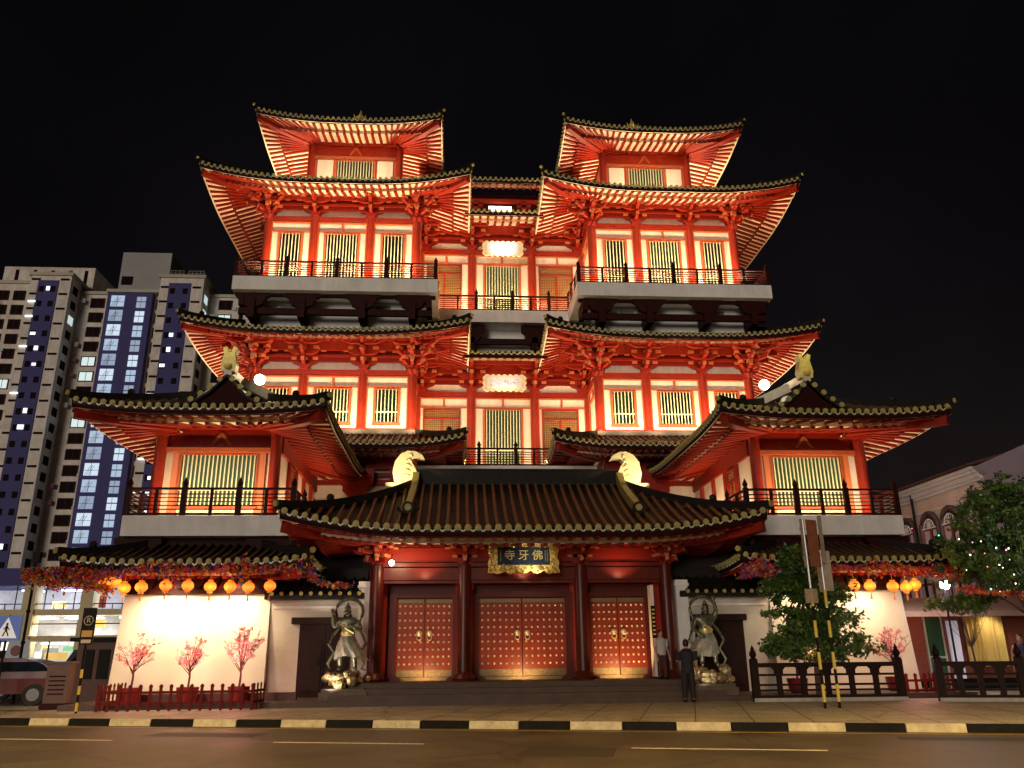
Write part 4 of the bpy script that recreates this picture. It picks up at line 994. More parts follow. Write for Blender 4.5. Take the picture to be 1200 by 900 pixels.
# ================================================================== lanterns and garlands
LG = mat('lantern_silk', (.9,.35,.05), .6, emis=(1,.30,.035), es=1.25)
_n = LG.node_tree.nodes; _l = LG.node_tree.links; _t = _n.new('ShaderNodeTexCoord'); _s = _n.new('ShaderNodeSeparateXYZ'); _c = _n.new('ShaderNodeValToRGB')
_l.new(_t.outputs['Generated'], _s.inputs[0]); _l.new(_s.outputs[2], _c.inputs[0])
_e = _c.color_ramp.elements; _e[0].position = .05; _e[0].color = (.55,.07,.005,1); _e[1].position = .45; _e[1].color = (1,.33,.035,1); _x = _e.new(.95); _x.color = (.6,.09,.006,1)
_l.new(_c.outputs[0], _n['Principled BSDF'].inputs['Emission Color'])
LG2 = mat('lantern_core', (1,.6,.2), .6, emis=(1,.52,.12), es=4.5)
def lantern0(loc, label):
    t = thing('lantern', label, 'lantern', loc, group='orange lanterns hung under the eaves')
    b = MB(); n = 20; vs = []; k = 10
    for i in range(k+1):
        ph = math.pi*i/k
        for j in range(n):
            a = 2*math.pi*j/n; r_ = .178*math.sin(ph)*(1+.035*(1 if j % 2 else -1)); vs.append((max(r_, .06)*math.cos(a), max(r_, .06)*math.sin(a), -.165*math.cos(ph)))
    b.add(vs, [(i*n+j, i*n+(j+1)%n, (i+1)*n+(j+1)%n, (i+1)*n+j) for i in range(k) for j in range(n)], 0)
    b.build('lantern_shade', LG, t, (0,0,0))
    b = MB()
    b.lathe([(.085,-.20),(.085,-.17)], (0,0,0), 12, 0); b.lathe([(.085,.17),(.085,.20)], (0,0,0), 12, 0); b.tube([(0,0,.2),(0,0,.42)], .006, 5, 0)
    b.build('cap', mat('lantern_gold', (.7,.42,.08), .5), t, (0,0,0))
    b = MB()
    for q in range(7):
        a = q*.9; b.tube([(0,0,-.2),(.015*math.cos(a),.015*math.sin(a),-.30),(.028*math.cos(a),.028*math.sin(a),-.42)], .007, 4, 0)
    b.build('tassel', mat('tassel', (.75,.30,.05), .7), t, (0,0,0))
    return t
LP = [(-11.14,3.63,'second of the orange lanterns from the cluster over the cream wall'),(-10.5,3.63,'orange lantern above the gap between left and middle blossom trees'),(-9.83,3.60,'orange lantern above the middle pink blossom tree'),
      (-9.24,3.60,'orange lantern between the middle and right blossom trees'),(-8.64,3.57,'orange lantern above the right pink blossom tree of the left wall'),(-8.02,3.61,'orange lantern at the inner end of the left row beside the door wall'),
      (-12.42,3.57,'orange lantern in the flowers at the outer left corner, lowest of the cluster'),(-12.95,3.66,'outermost orange lantern of the left cluster among the flowers'),(-12.68,3.78,'orange lantern tucked above two others in the left cluster'),
      (10.55,3.50,'first orange lantern right of the conical tree'),(11.18,3.50,'second orange lantern right of the conical tree over bare cream wall'),(11.86,3.47,'orange lantern at the right end of the right cream wall'),(12.3,3.44,'orange lantern inside the right cluster near the white lamp'),
      (12.62,3.52,'orange lantern of the right cluster nearest the white lamp'),(8.75,3.52,'orange lantern left of the conical tree under the right eave'),(9.55,3.52,'orange lantern partly hidden by the conical tree top')]
L0 = lantern0((-11.87, 26.05, 3.59), 'orange lantern above the left pink blossom tree')
for x, z, lab in LP: dup(L0, (x, 26.05+random.uniform(-.15,.15), z), lab, rz=random.random())
for xs_ in ((-12.3,), (-9.6,), (10.9,), (12.3,)): light('lantern_glow', 'POINT', (xs_[0], 25.7, 3.5), 22, (1,.42,.10), size=.3)
FL = [mat('petal_red', (.60,.03,.02), .6), mat('petal_orange', (.75,.20,.02), .6), mat('petal_blue', (.05,.05,.42), .6), mat('petal_pink', (.65,.06,.16), .6), mat('petal_green', (.05,.16,.03), .6), mat('petal_yellow', (.65,.45,.06), .6)]
def garland(name, label, path, n, spread, wts, seed=1, size=(.03,.07)):
    random.seed(seed); b = MB(); P = [Vector(p) for p in path]; segs = list(zip(P[:-1], P[1:]))
    tot = [(q-p).length for p, q in segs]; T_ = sum(tot)
    for i in range(n):
        u = random.random()*T_; k = 0
        while u > tot[k] and k < len(tot)-1: u -= tot[k]; k += 1
        c = segs[k][0].lerp(segs[k][1], u/tot[k])
        lump = .65+.5*math.sin(c.x*2.9+seed)+.25*math.sin(c.x*7)
        c = c+Vector((random.gauss(0,.10), random.gauss(0,spread*.8), random.gauss(0,spread)*max(.35,lump)))
        mi = random.choices(range(6), wts)[0]
        c0 = c
        for q in range(4): b.leaf(c0+Vector((random.gauss(0,.02),random.gauss(0,.02),random.gauss(0,.02))), random.uniform(*size), mi)
    P2 = [p+Vector((0,.05,0)) for p in P]; b.tube(P2, .02, 5, 4)
    o = b.build(name, FL); tag(o, label, 'garland', 'flower garlands along the eaves'); return o
garland('flower_garland', 'long swag of red, orange and blue flowers along the left lower eave', [(-14.9,25.6,4.05),(-14.0,25.5,4.0),(-12.9,25.4,3.9),(-11.5,25.35,4.05),(-10,25.35,4.0),(-8.6,25.35,4.05),(-7.4,25.4,4.08),(-6.75,25.5,4.1)], 1350, .13, [5,4,2.4,3,2.5,1.6], 2)
garland('flower_garland', 'drooping heap of orange and yellow flowers at the outer left roof corner', [(-15.2,25.7,3.95),(-14.3,25.6,3.75),(-13.2,25.6,3.6),(-12.6,25.6,3.5)], 700, .13, [3,6,.5,2,2,4], 6)
garland('flower_garland', 'short hanging garland of mixed flowers left of the gatehouse above the coping', [(-6.75,25.5,4.1),(-6.6,25.6,3.75),(-6.2,26.1,3.62),(-5.6,26.4,3.62)], 220, .08, [3,3,3,2,2,1], 4)
garland('flower_garland', 'pink and red flower bunch hanging right of the gatehouse', [(6.7,25.3,3.7),(7.0,25.3,4.05),(7.35,25.3,4.15),(7.7,25.4,3.9)], 300, .10, [3,1.5,2,5,2,1], 5)
garland('flower_garland', 'red flower swag along the right lower eave above the lanterns', [(8.2,25.4,4.0),(9.6,25.35,4.0),(11,25.35,3.98),(12.4,25.35,3.95),(13.6,25.5,3.8),(14.4,25.7,3.7)], 950, .12, [6,4,1,3,1.5,1], 7)
garland('flower_garland', 'red and orange flower swag strung under the large right tree', [(13.2,24.4,3.25),(14.2,24.0,3.1),(15.2,23.8,3.1),(16.5,23.6,3.15)], 420, .07, [6,5,.5,2,1,1], 8)
# ================================================================== blossom trees in pots behind pickets
BL = [mat('blossom_pink', (.85,.22,.24), .6), mat('blossom_pale', (.9,.6,.58), .6), mat('twig', (.10,.03,.02), .8)]
def blossom(loc, h, w_, label, seed, dens=420):
    random.seed(seed); t = thing('blossom_tree', label, 'potted tree', loc, group='pink blossom trees in red pots')
    p = MB(); p.lathe([(.18,0),(.26,.03),(.30,.3),(.32,.42),(.28,.42),(.26,.36)], (0,0,0), 16); p.build('pot', mat('red_pot', (.20,.01,.01), .5), t, (0,0,0), smooth=True)
    tr = MB(); tips = []
    tr.tube([(0,0,.36),(.02,0,.7),(0,.02,.95)], [.035,.03,.025], 7)
    for i in range(15):
        a = random.random()*6.28; el = random.uniform(.5,1.35); L_ = (h-.9)*random.uniform(.7,1.05)
        d = Vector((math.cos(a)*math.cos(el)*w_, math.sin(a)*math.cos(el)*w_*.7, math.sin(el)))
        s0_ = Vector((0,0,random.uniform(.75,.95))); m1 = s0_+d*L_*.5; e = s0_+d*L_+Vector((random.gauss(0,.05),random.gauss(0,.05),0))
        tr.tube([s0_,m1,e],[.014,.009,.004],5)
        for q in range(6):
            f_ = random.uniform(.35,1); b0 = s0_.lerp(e, f_); d2 = Vector((random.gauss(0,1)*w_,random.gauss(0,.8),abs(random.gauss(.3,.8)))).normalized()*random.uniform(.1,.32)
            tr.tube([b0,b0+d2],[.005,.003],4); tips.append((b0,b0+d2))
    tr.build('branches', BL[2], t, (0,0,0))
    fl = MB()
    for i in range(dens):
        a, b = random.choice(tips); c_ = a.lerp(b, random.random())+Vector((random.gauss(0,.015),random.gauss(0,.015),random.gauss(0,.015)))
        for q in range(4): fl.leaf(c_+Vector((random.gauss(0,.02),random.gauss(0,.02),random.gauss(0,.02))), random.uniform(.016,.034), 0 if random.random() < .6 else 1)
    fl.build('blossoms', BL[:2], t, (0,0,0))
    return t
blossom((-11.55,25.4,.3), 1.95, .75, 'sparse pink blossom tree nearest the road end of the left cream wall', 21, 360)
blossom((-9.95,25.4,.3), 1.9, .6, 'pink blossom tree in the middle of the left cream wall', 22, 380)
blossom((-8.5,25.4,.3), 2.1, .8, 'fullest pink blossom tree beside the inner end of the left wall', 23, 620)
blossom((11.5,26.0,.3), 2.0, .8, 'pink blossom tree in front of the right cream wall edge', 24, 620)
blossom((8.3,25.9,.3), 1.75, .7, 'pink blossom tree half hidden behind the conical tree', 25, 520)
for x, e in ((-8.5, 60), (11.5, 40), (-11.5, 34), (-9.95, 34), (8.3, 22)): light('blossom_fill', 'POINT', (x, 24.75, 1.5), e, (1,.34,.32), size=.1)  # pink fill lights added in front of the blossoms; no lamp stands there
PK = mat('picket_red', (.11,.006,.005), .6, spec=.15, var=.2)
def picket_fence(label, pts, loc, n_per=.27, h=.68):
    t = thing('picket_fence', label, 'fence', loc, group='low red picket fences')
    r_ = MB(); first = None
    for (p, q) in zip(pts[:-1], pts[1:]):
        p, q = Vector(p), Vector(q)
        for z in (.2, .48): r_.bar(p+Vector((0,0,z)), q+Vector((0,0,z)), .03, .07)
    r_.build('rail', PK, t, (0,0,0))
    for (p, q) in zip(pts[:-1], pts[1:]):
        p, q = Vector(p), Vector(q); d = (q-p); n = max(2, int(d.length/n_per)); a = math.atan2(d.y, d.x)
        for i in range(n+1):
            c_ = p.lerp(q, i/n)
            if first is None:
                k = MB(); k.poly([(-.04,0),(.04,0),(.04,h-.1),(.055,h-.03),(0,h+.02),(-.055,h-.03),(-.04,h-.1)], 'y', -.045, -.018); first = k.build('picket', PK, t, tuple(c_)); first.rotation_euler = (0,0,a)
            else: copy_part(first, t, tuple(c_), a)
picket_fence('low red picket fence round the blossom trees by the left cream wall', [(-.0,1.9,0),(0,0,0),(4.15,0,0),(4.2,1.0,0)], (-12.0,24.35,.15))
picket_fence('short red picket fence between the dark timber fences on the right', [(0,0,0),(1.35,-.15,0),(1.4,1.2,0)], (11.45,25.3,.15))
c = MB(); c.box(-11.9,-6.95,25.9,26.1,.3,.52); tag(c.build('planter_kerb', mat('dark_plinth', (.06,.03,.025), .6)), 'low dark timber beam behind the left picket fence', 'beam')
# ================================================================== dark timber fences on the right
TF = mat('fence_timber', (.016,.006,.005), .6, spec=.15, var=.3)
def timber_fence(label, p, q, nbay=3, h=1.05):
    p, q = Vector(p), Vector(q); L_ = (q-p).length; a = math.atan2((q-p).y, (q-p).x)
    t = thing('timber_fence', label, 'fence', p, rz=a, group='dark timber fences on the pavement')
    b = MB(); b.box(0,L_,-.08,.08,h-.12,h,0); b.box(0,L_,-.05,.05,h-.36,h-.30,0); b.box(0,L_,-.04,.04,.42,.48,0); b.box(0,L_,-.04,.04,.28,.33,0); b.box(0,L_,-.06,.06,.10,.17,0)
    n = nbay*2
    for i in range(1, n):
        x = L_*i/n; b.box(x-.07,x+.07,-.055,.055,0,h-.1,0)
        b.poly([(x-.2,h-.12),(x-.12,h-.2),(x-.12,h-.3),(x+.12,h-.3),(x+.12,h-.2),(x+.2,h-.12)], 'y', -.045,.045,0)
    b.build('rails', TF, t, (0,0,0))
    for x in (0, L_):
        k = MB(); k.box(x-.1,x+.1,-.1,.1,-.0,h+.08,0); k.lathe([(.12,0),(.12,.03),(.06,.06),(.105,.14),(.10,.2),(.05,.28),(.06,.31),(.004,.42)], (x,0,h+.08), 10, 0); k.build('post', TF, t, (0,0,0))
    c = MB(); c.box(-.1,L_+.1,-.14,.14,-.0,.10,0); c.build('footing', mat('footing', (.35,.34,.32), .8, var=.2), t, (0,0,-.0))
timber_fence('long dark timber fence in front of the conical tree', (6.42,24.35,.15), (10.62,24.1,.15), 3)
timber_fence('dark timber fence with pointed posts left of the tree trunk', (11.35,23.3,.15), (13.35,22.7,.15), 2)
timber_fence('dark timber fence running out of the right edge', (13.6,22.6,.15), (16.5,21.8,.15), 2)
# ================================================================== trees
LEAF = [mat('leaf_dark', (.04,.09,.015), .5), mat('leaf_mid', (.075,.15,.02), .5), mat('leaf_light', (.14,.22,.035), .5)]
BARK = mat('bark', (.08,.06,.045), .85, var=.3, scale=8, bump=.6)
def tree(label, loc, trunk, blobs, ncl, nleaf, lsize, seed, cat='tree', shape=None):
    random.seed(seed); t = thing('street_tree', label, cat, loc)
    tk = MB(); tk.tube(trunk[0], trunk[1], 9, 0)
    top = Vector(trunk[0][-1]); cr = MB(); cl = []
    for i in range(ncl):
        bx, by, bz, rx, ry, rz_ = random.choices(blobs, [b[3]*b[5] for b in blobs])[0]
        d = Vector((random.gauss(0,1),random.gauss(0,1),random.gauss(0,1))).normalized()*random.uniform(.25,1.25)**.6
        cl.append(Vector((bx+d.x*rx, by+d.y*ry, bz+d.z*rz_)))
    for c_ in cl:
        g = random.random(); r_ = random.uniform(.10,.26)
        for q in range(nleaf):
            d = Vector((random.gauss(0,r_*.6),random.gauss(0,r_*.6),random.gauss(0,r_*.42)))
            cr.leaf(c_+d, random.uniform(*lsize), 0 if g < .4 else (1 if g < .8 or random.random() < .5 else 2))
    for c_ in random.sample(cl, min(45, len(cl))):
        a = Vector(trunk[0][random.randint(max(1, len(trunk[0])-3), len(trunk[0])-1)]); m_ = a.lerp(c_, .5)+Vector((0,0,-.08)); k_ = trunk[1][0]/.13; tk.tube([a,m_,c_],[.04*k_,.02*k_,.006],5,0)
    tk.build('trunk', BARK, t, (0,0,0), smooth=True)
    cr.build('crown', LEAF, t, (0,0,0))
    return t
tree('conical leafy tree standing in front of the right cream wall', (8.55,25.0,.15), ([(0,0,0),(.03,0,.9),(0,.02,2.4),(.0,0,3.6)],[.10,.085,.05,.02]),
     [(-.15,0,4.0,.55,.5,.5),(-.4,0,3.2,.85,.7,.42),(.4,0,3.0,.8,.7,.4),(-.75,0,2.4,.7,.7,.35),(.6,0,2.3,.9,.8,.38),(-.1,0,1.9,.9,.8,.35),(1.2,0,1.55,.8,.7,.28),(-.85,0,1.5,.7,.7,.3),(.2,0,1.35,.9,.7,.25)], 350, 46, (.045,.10), 31)
tree('large spreading tree with fairy lights at the right edge', (15.25,24.3,-.15), ([(0,0,0),(-.03,0,1.4),(-.15,0,2.6),(-.3,0,3.6),(-.4,0,4.6)],[.15,.12,.10,.07,.03]),
     [(-.3,0,5.6,1.5,1.3,1.0),(-.9,0,4.6,1.6,1.3,.8),(.9,0,4.9,1.5,1.3,1.2),(-1.3,-.1,3.9,1.3,1.0,.55),(.6,0,3.7,1.4,1.0,.6),(-.2,.3,6.3,.9,.9,.6)], 380, 48, (.045,.11), 32)
tree('low leafy branchy tree under the awning behind the timber fence', (14.0,25.6,.15), ([(0,0,0),(-.1,0,1.4),(-.25,0,2.4)],[.035,.03,.015]),
     [(-.2,0,2.75,.9,.5,.22),(.4,0,2.85,.7,.5,.2)], 40, 40, (.05,.1), 33)
# fairy lights
FLm = [mat('fairy_white', (1,1,.9), .5, emis=(1,.9,.6), es=4), mat('fairy_blue', (.2,.2,1), .5, emis=(.25,.2,1), es=6), mat('fairy_pink', (1,.2,.3), .5, emis=(1,.2,.3), es=5), mat('fairy_green', (.2,1,.4), .5, emis=(.15,1,.4), es=4)]
random.seed(9); b = MB()
for k in range(26): b.ball((15.0-1.4+random.gauss(0,1.0), 23.2+random.uniform(-.4,.3), 4.0+random.gauss(0,.55)), random.uniform(.012,.026), 5, 4, random.choice((0,0,0,1,2,3)))
tag(b.build('fairy_lights', FLm), 'tiny coloured fairy lights scattered through the large right tree', 'fairy lights')
def street_lamp_head(loc, r, es, label, e, pole=None):
    t = thing('lamp', label, 'lamp', loc)
    b = MB(); b.ball((0,0,0), r, 14, 9, 0); b.build('globe', mat('white_lamp_%d' % int(es), (1,1,1), .5, emis=(.92,.93,1), es=es), t, (0,0,0), smooth=True)
    if pole: k = MB(); k.tube([(0,.1,-loc[2]+.15),(0,.1,0),(0,0,r*.8)], .035, 8); k.build('pole', BLACK, t, (0,0,0), smooth=True)
    light('lamp_light', 'POINT', (loc[0], loc[1]-.25, loc[2]), e, (.9,.92,1), size=.12)
street_lamp_head((14.35,27.2,3.6), .16, 60, 'glaring white lamp beside the right lantern cluster', 110, True)
street_lamp_head((15.15,23.0,4.2), .085, 30, 'small white lamp glowing in front of the large right tree crown', 22)
# ================================================================== road signs on the right
POLEY = mat('pole_yellow', (.60,.48,.05), .5)
def sign_post(label, x, y, top, boards):
    t = thing('sign_post', label, 'sign post', (x, y, .15), group='black and yellow sign posts by the conical tree')
    b = MB(); b.tube([(0,0,0),(0,0,top*.62)], .038, 8, 0); b.tube([(0,0,top*.62),(0,0,top)], .034, 8, 1)
    for k in range(4): b.tube([(0,0,.15+k*.78),(0,0,.15+k*.78+.42)], .042, 8, 2)
    b.build('pole', [BLACK, mat('galvanised', (.42,.43,.44), .4, metal=.5), POLEY], t, (0,0,0))
    for (cx, cz, hw, hh, rz, mt) in boards:
        k = MB(); k.M = Matrix.Translation((cx,0,cz)) @ Matrix.Rotation(R(rz), 4, 'Z'); k.box(-hw,hw,-.04,-.025,-hh,hh,0)
        for zz in (-hh*.6, hh*.6): k.box(-hw*.9,hw*.9,-.025,.01,zz-.03,zz+.03,1)
        k.build('sign_panel', [mt, mat('sign_rail', (.4,.4,.4), .5)], t, (0,0,0))
OCH = mat('sign_back_tan', (.36,.27,.17), .6, var=.3, scale=5); BRN = mat('sign_back_brown', (.30,.10,.04), .6, var=.3, scale=5)
sign_post('sign post nearer the gate with a tall brown board between two tan uprights', 7.08, 21.3, 4.75, [(.20,4.12,.20,.62,25,BRN),(-.06,4.12,.07,.64,25,OCH),(.44,4.22,.07,.64,25,OCH),(-.02,2.75,.17,.18,0,OCH)])
sign_post('sign post further from the gate with two narrow tan boards turned edge on', 7.50, 21.4, 3.95, [(-.10,3.35,.09,.50,30,OCH),(.14,3.40,.11,.52,-30,OCH)])
# ================================================================== apartment block
AW = mat('hdb_wall', (.80,.73,.65), .85, var=.10, scale=.25); streaks(AW, .25, .5)
AB = mat('hdb_blue', (.06,.055,.19), .8, var=.08, scale=.2)
AD = mat('hdb_window', (.010,.006,.006), .8, spec=.1); AL = mat('hdb_lit', (.12,.16,.22), .6, spec=.2, emis=(.62,.78,1), es=.62, var=.0)
ALb = mat('hdb_lit_dim', (.12,.16,.22), .6, emis=(.58,.72,1), es=.42); ALc = mat('hdb_lit_bright', (.12,.16,.22), .6, emis=(.7,.84,1), es=.85)
AL2 = mat('hdb_room', (.5,.6,.6), .4, emis=(.7,.9,.9), es=.7)
apt = thing('apartment_block', 'tall beige and blue apartment block with lit stairwell windows behind the left pavilion', 'apartment block', (-62,130,0), world=True)
FH = 2.665; TOP = 60.8
c = MB()
c.box(-82,-72.6,131.5,146,0,62.6,0); c.box(-67.6,-62.6,131.5,146,0,TOP,0)         # recessed walls
c.box(-74.2,-67.6,127.6,131.5,0,62.4,0)                                            # left bay
c.box(-55.1,-53.0,131.5,146,0,TOP,0); c.box(-53.0,-45.8,127.6,146,0,TOP+1.6,0); c.box(-45.8,-34,131.5,146,0,TOP-.2,0)
c.box(-39,-30,128.5,146,0,TOP-4,0)
c.box(-88,-82,127.6,146,0,60,0)
c.build('wall', AW, apt)
c = MB(); c.box(-62.6,-55.1,130.4,146,0,TOP,0); c.box(-72.85,-69.55,127.45,127.6,0,61.5,0); c.box(-51.5,-47.85,127.45,127.6,0,TOP+.6,0); c.box(-87,-84.2,127.45,127.6,0,58,0)
c.build('blue_wall', AB, apt)
c = MB(); c.box(-61.8,-53.4,132,144,TOP+.5,69.3,0); c.box(-82,-66.6,133,144,62.6,66.6,1); c.box(-61.4,-59.5,131.9,132,63.0,64.6,2)
for x in (-80,-77,-74,-71,-68.3): c.box(x,x+.55,132.9,133,63,66,2)
c.build('penthouse', [mat('pent_grey', (.36,.35,.34), .85, var=.1, scale=.2), AW, AD], apt)
c = MB()
for a, b_, y, z in ((-82,-72.4,131.2,62.6),(-74.5,-67.3,127.3,62.4),(-67.6,-62.6,131.2,TOP),(-62.8,-52.9,130.1,TOP),(-53.3,-45.5,127.3,TOP+1.6),(-45.8,-34,131.2,TOP-.2)): c.box(a,b_,y,y+8,z,z+.55,0)
for x0_, x1_, z0_ in ((-72.4,-67.9,62.95),(-52.2,-49.4,TOP+2.15),(-48.6,-46,TOP+2.15)):
    for zz in (.45,.9): c.bar((x0_,127.8,z0_+zz),(x1_,127.8,z0_+zz),.05,.05)
    for k in range(5): xx = x0_+(x1_-x0_)*k/4; c.bar((xx,127.8,z0_),(xx,127.8,z0_+.9),.05,.05,0,(1,0,0))
c.build('parapet', mat('parapet', (.5,.46,.36), .85, var=.15, scale=.3), apt)
random.seed(12)
wins = []; small_ = MB(); smalls = [AD]
def awin(x0_, x1_, y, z0_, z1_, lit=False, kind='window', side=None):
    wins.append((abs((x1_-x0_) if side is None else .8)*(z1_-z0_), x0_, x1_, y, z0_, z1_, lit, side))
for k in range(22):
    z = TOP-1.0-k*FH
    if z < 4: break
    # recessed wall windows
    awin(-65.6,-63.5,131.5,z-1.35,z+.15, random.random() < .08)
    awin(-81.2,-79.6,131.5,z+1.2-1.35,z+1.2+.15, False); awin(-78.6,-76.9,131.5,z+1.2-1.35,z+1.2+.15, random.random() < .15)
    awin(-54.6,-53.4,131.5,z-1.5,z+.1, False)
    awin(-44.0,-42.0,131.5,z-1.35,z+.15, random.random() < .2); awin(-40.4,-39.2,131.5,z-1.35,z+.15, False)
    awin(-67.6,-67.6,129.6,z+1.2-1.35,z+1.2+.05, random.random() < .1, side=1); awin(-45.8,-45.8,129.6,z-1.3,z+.05, random.random() < .1, side=1)
    for a in (-74.0, -69.3): small_.box(a,a+1.4,127.5,127.6,z+1.75,z+2.1,0)
    for a in (-52.8, -47.6): small_.box(a,a+1.4,127.5,127.6,z+.7,z+1.05,0)
    # dark openings on the blue strips, some with bright bits of light
    for a in (-72.5,-70.7): small_.box(a,a+.8,127.38,127.45,z-.4,z+.6,0)
    for a in (-51.2,-49.1): small_.box(a,a+.8,127.38,127.45,z-.4,z+.6,0)
    for a in (-72.6,-51.3):
        if random.random() < .45:
            w_ = random.uniform(.4,1.0); xx = a+random.uniform(0,1.6); small_.box(xx,xx+w_,127.3,127.36,z-.2,z+random.uniform(.2,.7),1)
        if random.random() < .3: small_.box(a-1.3,a-.1,127.3,127.5,z+.35,z+.6,1)
for k in range(22):
    z = TOP-1.0-k*FH
    for xa, yy in ((-63.3,131.2),(-76.5,131.2),(-41.8,131.2),(-79.3,131.2)):
        if random.random() < .6: small_.box(xa, xa+.75, yy, 131.5, z-1.6, z-1.05, 2)
    if random.random() < .5: small_.box(-66.9, -66.3, 130.6, 130.7, z-.9, z-.1, random.choice((2,3)))
    if random.random() < .5: small_.box(-45.2, -44.5, 130.4, 130.5, z-.9, z-.1, random.choice((2,3)))
smw = small_.build('vent_slot', [AD, mat('hdb_bright', (.9,.95,1), .4, emis=(.85,.93,1), es=1.3), mat('aircon', (.55,.55,.53), .7), mat('laundry', (.25,.10,.10), .9)], apt); smw['kind'] = 'stuff'
wins.sort(key=lambda w_: -w_[0])
SW = mat('win_surround', (.07,.02,.012), .8, spec=.1)
rest = MB()
for i, (ar, x0_, x1_, y, z0_, z1_, lit, side) in enumerate(wins):
    b = MB() if i < 99 else rest
    if side:
        b.box(x0_-.0, x0_+.08, y-1.0, y+.6, z0_, z1_, 1 if lit else 0)
    else:
        b.box(x0_, x1_, y-.08, y, z0_, z1_, 1 if lit else 0); b.box(x0_-.15, x0_, y-.14, y, z0_-.15, z1_+.15, 2); b.box(x1_, x1_+.15, y-.14, y, z0_-.15, z1_+.15, 2); b.box(x0_, x1_, y-.14, y, z1_, z1_+.15, 2); b.box(x0_, x1_, y-.14, y, z0_-.15, z0_, 2)
        b.box((x0_+x1_)/2-.04, (x0_+x1_)/2+.04, y-.1, y-.081, z0_, z1_, 2)
    if i < 99: b.build('window', [AD, AL2, SW], apt)
if rest.v: o = rest.build('window_rows', [AD, AL2, SW], apt); o['kind'] = 'stuff'
for k in range(21):
    z = TOP-.7-k*FH
    if z < 4: break
    b = MB(); b.box(-61.9,-59.7,130.3,130.4,z-1.9,z+.1,0); b.box(-60.85,-60.79,130.25,130.3,z-1.9,z+.1,1); b.box(-61.9,-59.7,130.25,130.3,z-1.1,z-1.04,1)
    for q in range(3): b.bar((-61.7+q*.3,130.27,z-1.85),(-60.9+q*.3,130.27,z-.3),.05,.04,1,(0,1,0))
    b.build('stair_window', [(AL, ALb, ALc)[k*7 % 3], mat('stair_rail', (.16,.16,.22), .5)], apt)
    z2 = z-.35
    b = MB(); b.box(-57.6,-56.1,130.3,130.4,z2-.55,z2+.25,0); b.box(-57.6,-56.1,130.3,130.4,z2-1.75,z2-.75,0); b.box(-56.9,-56.84,130.25,130.3,z2-1.7,z2+.2,1)
    b.build('landing_window', [(ALb, AL, ALc)[k*5 % 3], MATS['stair_rail']], apt)
# ================================================================== market podium at left
pod = thing('market_building', 'two-storey lit market building with cream piers and blue band below the apartment block', 'building', (-36,80,0), world=True)
c = MB(); c.box(-60,-30,80,110,7.9,9.5,0); c.build('blue_band', AB, pod)
c = MB(); PIER = mat('pier_cream', (.62,.50,.28), .7, var=.1)
for x in (-55,-48.5,-42.3,-37.1,-32): c.box(x,x+1.1,79.6,81,0,7.9,0)
c.box(-60,-30,79.8,80.4,5.2,5.75,0); c.box(-60,-30,79.8,80.2,2.9,3.4,0); c.box(-60,-30,79.9,80.2,6.2,6.28,1)
for k in range(34): x = -59+k*.88; c.box(x,x+.06,80.0,80.1,5.75,7.9 if k % 3 == 0 else 6.2,1)
for k in range(12): x = -58+k*2.3; c.box(x,x+.12,80.1,80.2,0,2.9,1)
c.box(-60,-30,79.9,80.1,4.4,4.5,1)
c.build('frame', [PIER, BLACK], pod)
c = MB(); c.box(-60,-30,86,86.2,0,7.9,0); c.box(-60,-30,80.3,86,5.3,5.5,0); c.build('interior', mat('market_inside', (.50,.50,.52), .8, var=.35, scale=.5), pod)
random.seed(14); c = MB()
for k in range(20):
    x = random.uniform(-56,-31); z = random.choice((7.6,5.0,2.7)); c.box(x,x+random.uniform(.8,1.8),81+random.random()*3,81.3+random.random()*3+.2,z,z+.12,0)
c.build('ceiling_lamp', mat('tube_light', (1,1,1), .5, emis=(.9,.96,1), es=7), pod)
for x in (-50,-41,-34): light('market_light', 'POINT', (x,82.5,7), 380, (.95,.97,1), size=.5); light('market_light', 'POINT', (x,81.6,3.6), 300, (1,.86,.6), size=.5)
SG = [mat('board_amber', (.7,.50,.15), .6, emis=(1,.66,.2), es=.35), mat('board_white', (.7,.7,.66), .6, emis=(1,.95,.85), es=.6), mat('board_green', (.1,.3,.15), .6), mat('board_red', (.4,.05,.04), .6), mat('board_grey', (.15,.16,.18), .6)]
for k in range(34):
    x = random.uniform(-52,-31); z = random.choice((.3,1.3,2.1,3.5,4.2,6.0)); w_ = random.uniform(.7,2.6); y = 81.5+random.uniform(0,3.5); c = MB(); c.box(x,x+w_,y,y+.1,z,z+random.uniform(.4,1.1)); c.build('stall_board', SG[random.choice((0,0,0,1,1,1,2,3,4,4))], pod)
c = MB(); c.box(-47,-43.5,79.4,79.6,0,4.6,0); c.build('blue_panel', AB, pod)
